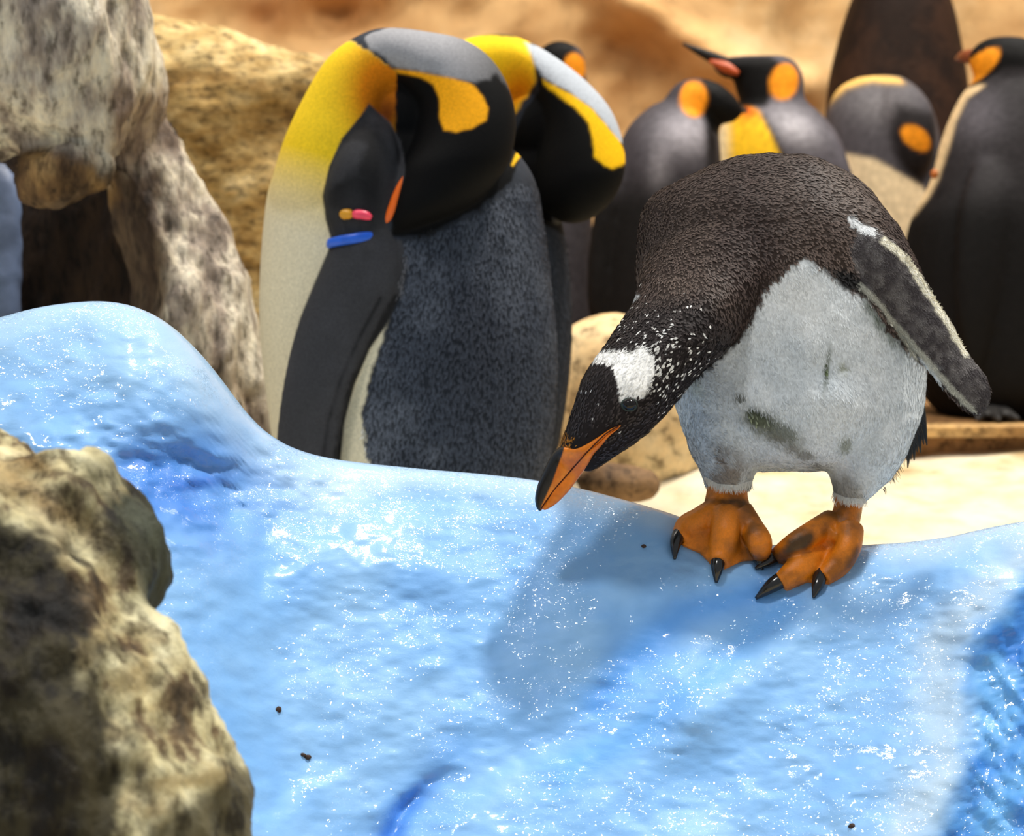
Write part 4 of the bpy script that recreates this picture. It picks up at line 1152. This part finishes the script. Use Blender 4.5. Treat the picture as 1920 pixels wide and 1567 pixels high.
# big bird at the right, cream chest edge
D7 = 5.55
def paint7(V, q):
    col = np.tile(lin(40, 37, 39), (len(V), 1))
    col = mixc(col, lin(92, 88, 94), gauss(q, 1835, 210, 45, 60) * .8)
    col = mixc(col, lin(15, 13, 13), sstep(300, 430, q[:, 1]))
    qe = chart(V, D7)
    edge = [(1822, 150), (1836, 168), (1806, 190), (1784, 235), (1768, 290), (1752, 340), (1735, 372), (1700, 420), (1640, 420), (1640, 150)]
    col = mixc(col, lin(226, 196, 150), soft(qe, edge, 5))
    col = mixc(col, BLK, soft(q, [(1810, 90), (1840, 60), (2000, 60), (1990, 130), (1930, 120), (1890, 120), (1850, 150), (1820, 155)], 6))
    col = mixc(col, ORG, sstep(1.25, .9, np.hypot(((q[:, 0] - 1850) * .8 + (q[:, 1] - 112) * -.6) / 20, ((q[:, 0] - 1850) * .6 + (q[:, 1] - 112) * .8) / 40 * 1.0)) * 0)
    u = (q[:, 0] - 1848) * .74 - (q[:, 1] - 115) * .67; w = (q[:, 0] - 1848) * .67 + (q[:, 1] - 115) * .74
    col = mixc(col, ORG, sstep(1.2, .9, np.hypot(u / 42, w / 19)))
    return col
b7 = [(1850, 130, 1960, 130, D7, .06), (1812, 165, 2000, 160, D7, .09), (1788, 205, 2030, 200, D7, .12), (1764, 265, 2060, 260, D7, .15), (1744, 340, 2085, 340, D7, .17), (1705, 420, 2100, 420, D7, .19), (1690, 520, 2105, 520, D7, .2), (1695, 640, 2100, 640, D7, .2), (1730, 740, 2070, 740, D7, .18), (1790, 795, 2010, 795, D7, .12)]
h7 = [(1835, 160, 1985, 170, D7, .08), (1822, 130, 1975, 120, D7 - .01, .07), (1815, 105, 1960, 95, D7 - .01, .062), (1835, 80, 1930, 75, D7 - .01, .045), (1862, 70, 1900, 69, D7 - .01, .02)]
def ex7(root):
    obj('bill', *tube([P(1835, 108, D7 + .01), P(1812, 106, D7 + .05), P(1800, 108, D7 + .10), P(1792, 112, D7 + .14)], [.02, .016, .010, .003], 4, 12), plain('rust_bill', tuple(lin(120, 52, 20)), .4), root)
    loc = P(1752, 326, D7 - .10)
    b = obj('flipper_band', *ellipsoid(loc, .009, .014, .011), plain('dull_orange_tag', tuple(lin(176, 96, 30)), .5), root); b['label'] = 'small orange flipper tag'
far_penguin('large dark-backed king penguin with cream chest edge, taller than the bowed bird beside it', [b7, h7, [(1830, 300, 1900, 300, D7 - .13, .02), (1800, 380, 1900, 380, D7 - .165, .035), (1790, 480, 1885, 480, D7 - .185, .033), (1790, 580, 1868, 580, D7 - .19, .028), (1805, 660, 1850, 660, D7 - .185, .018), (1820, 700, 1838, 700, D7 - .18, .008)]], D7, paint7, 1890, extra=ex7)

# brown downy chick behind
D8 = 6.75
def paintc(V, q):
    c = np.tile(lin(34, 22, 16), (len(V), 1))
    return mixc(c, lin(62, 40, 27), np.clip(.3 + .7 * fbm(V, 14, 4, 6), 0, .6))
c8 = [(1655, -75, 1725, -75, D8, .05), (1615, -40, 1765, -40, D8, .1), (1590, 15, 1788, 15, D8, .13), (1570, 80, 1802, 80, D8, .15), (1552, 160, 1815, 160, D8, .17), (1545, 260, 1822, 260, D8, .19), (1540, 400, 1825, 400, D8, .2), (1545, 560, 1820, 560, D8, .2), (1570, 680, 1795, 680, D8, .18), (1620, 735, 1745, 735, D8, .1)]
def ex8(root):
    V, F = loft(c8, 5, 28)
    F4 = np.array([f for f in F if len(f) == 4])
    BV, BF, BC = coat(V, F4, np.tile(lin(46, 30, 21), (len(V), 1)), 5000, .03, .008, lambda p: np.tile(-UP, (len(p), 1)), 1.3, None, .5, 14, .4)
    tag(obj('down', BV, BF, M_PLUME, root, BC, smooth=False), kind='stuff')
    obj('bill', *tube([P(1680, -30, D8 + .12), P(1680, -25, D8 + .20), P(1680, -15, D8 + .26)], [.016, .010, .003], 4, 10), M_BILLDARK, root)
far_penguin('big fluffy dark brown penguin chick standing behind the huddle', [c8], D8, paintc, 1680, group=None, name='penguin_chick', extra=ex8)

# ------------------------------------------------------------------ specks of dirt lying on the ice
dirt = plain('dirt', tuple(lin(74, 58, 50)), .8, .2, .3, 300)
for k, (x, y, s, lab) in enumerate([(522, 1330, .0045, 'brown speck of dirt on the pale ice, upper of the scattered crumbs'), (568, 1415, .0032, 'small brown crumb of a close pair on the ice'), (577, 1420, .0040, 'larger brown crumb of a close pair on the ice'),
                                   (1207, 1024, .0035, 'tiny brown crumb on the ice beside the bending penguin\'s foot'), (1597, 1548, .0040, 'dark crumb at the foot of the ice by the blue groove')]):
    D = float(ice_depth(x, y)[0])
    c = P(x, y, D - .0005)
    V, F = ellipsoid((0, 0, 0), s, s * .8, s * .7, 12, 8)
    V = V * (1 + .35 * vnoise(V / s * 1.3 + k * 5.1, 3)[:, None]) + c
    o = obj('dirt_crumb', V, F, dirt, origin=c)
    tag(o, lab, 'crumb', 'dirt crumbs on the ice')
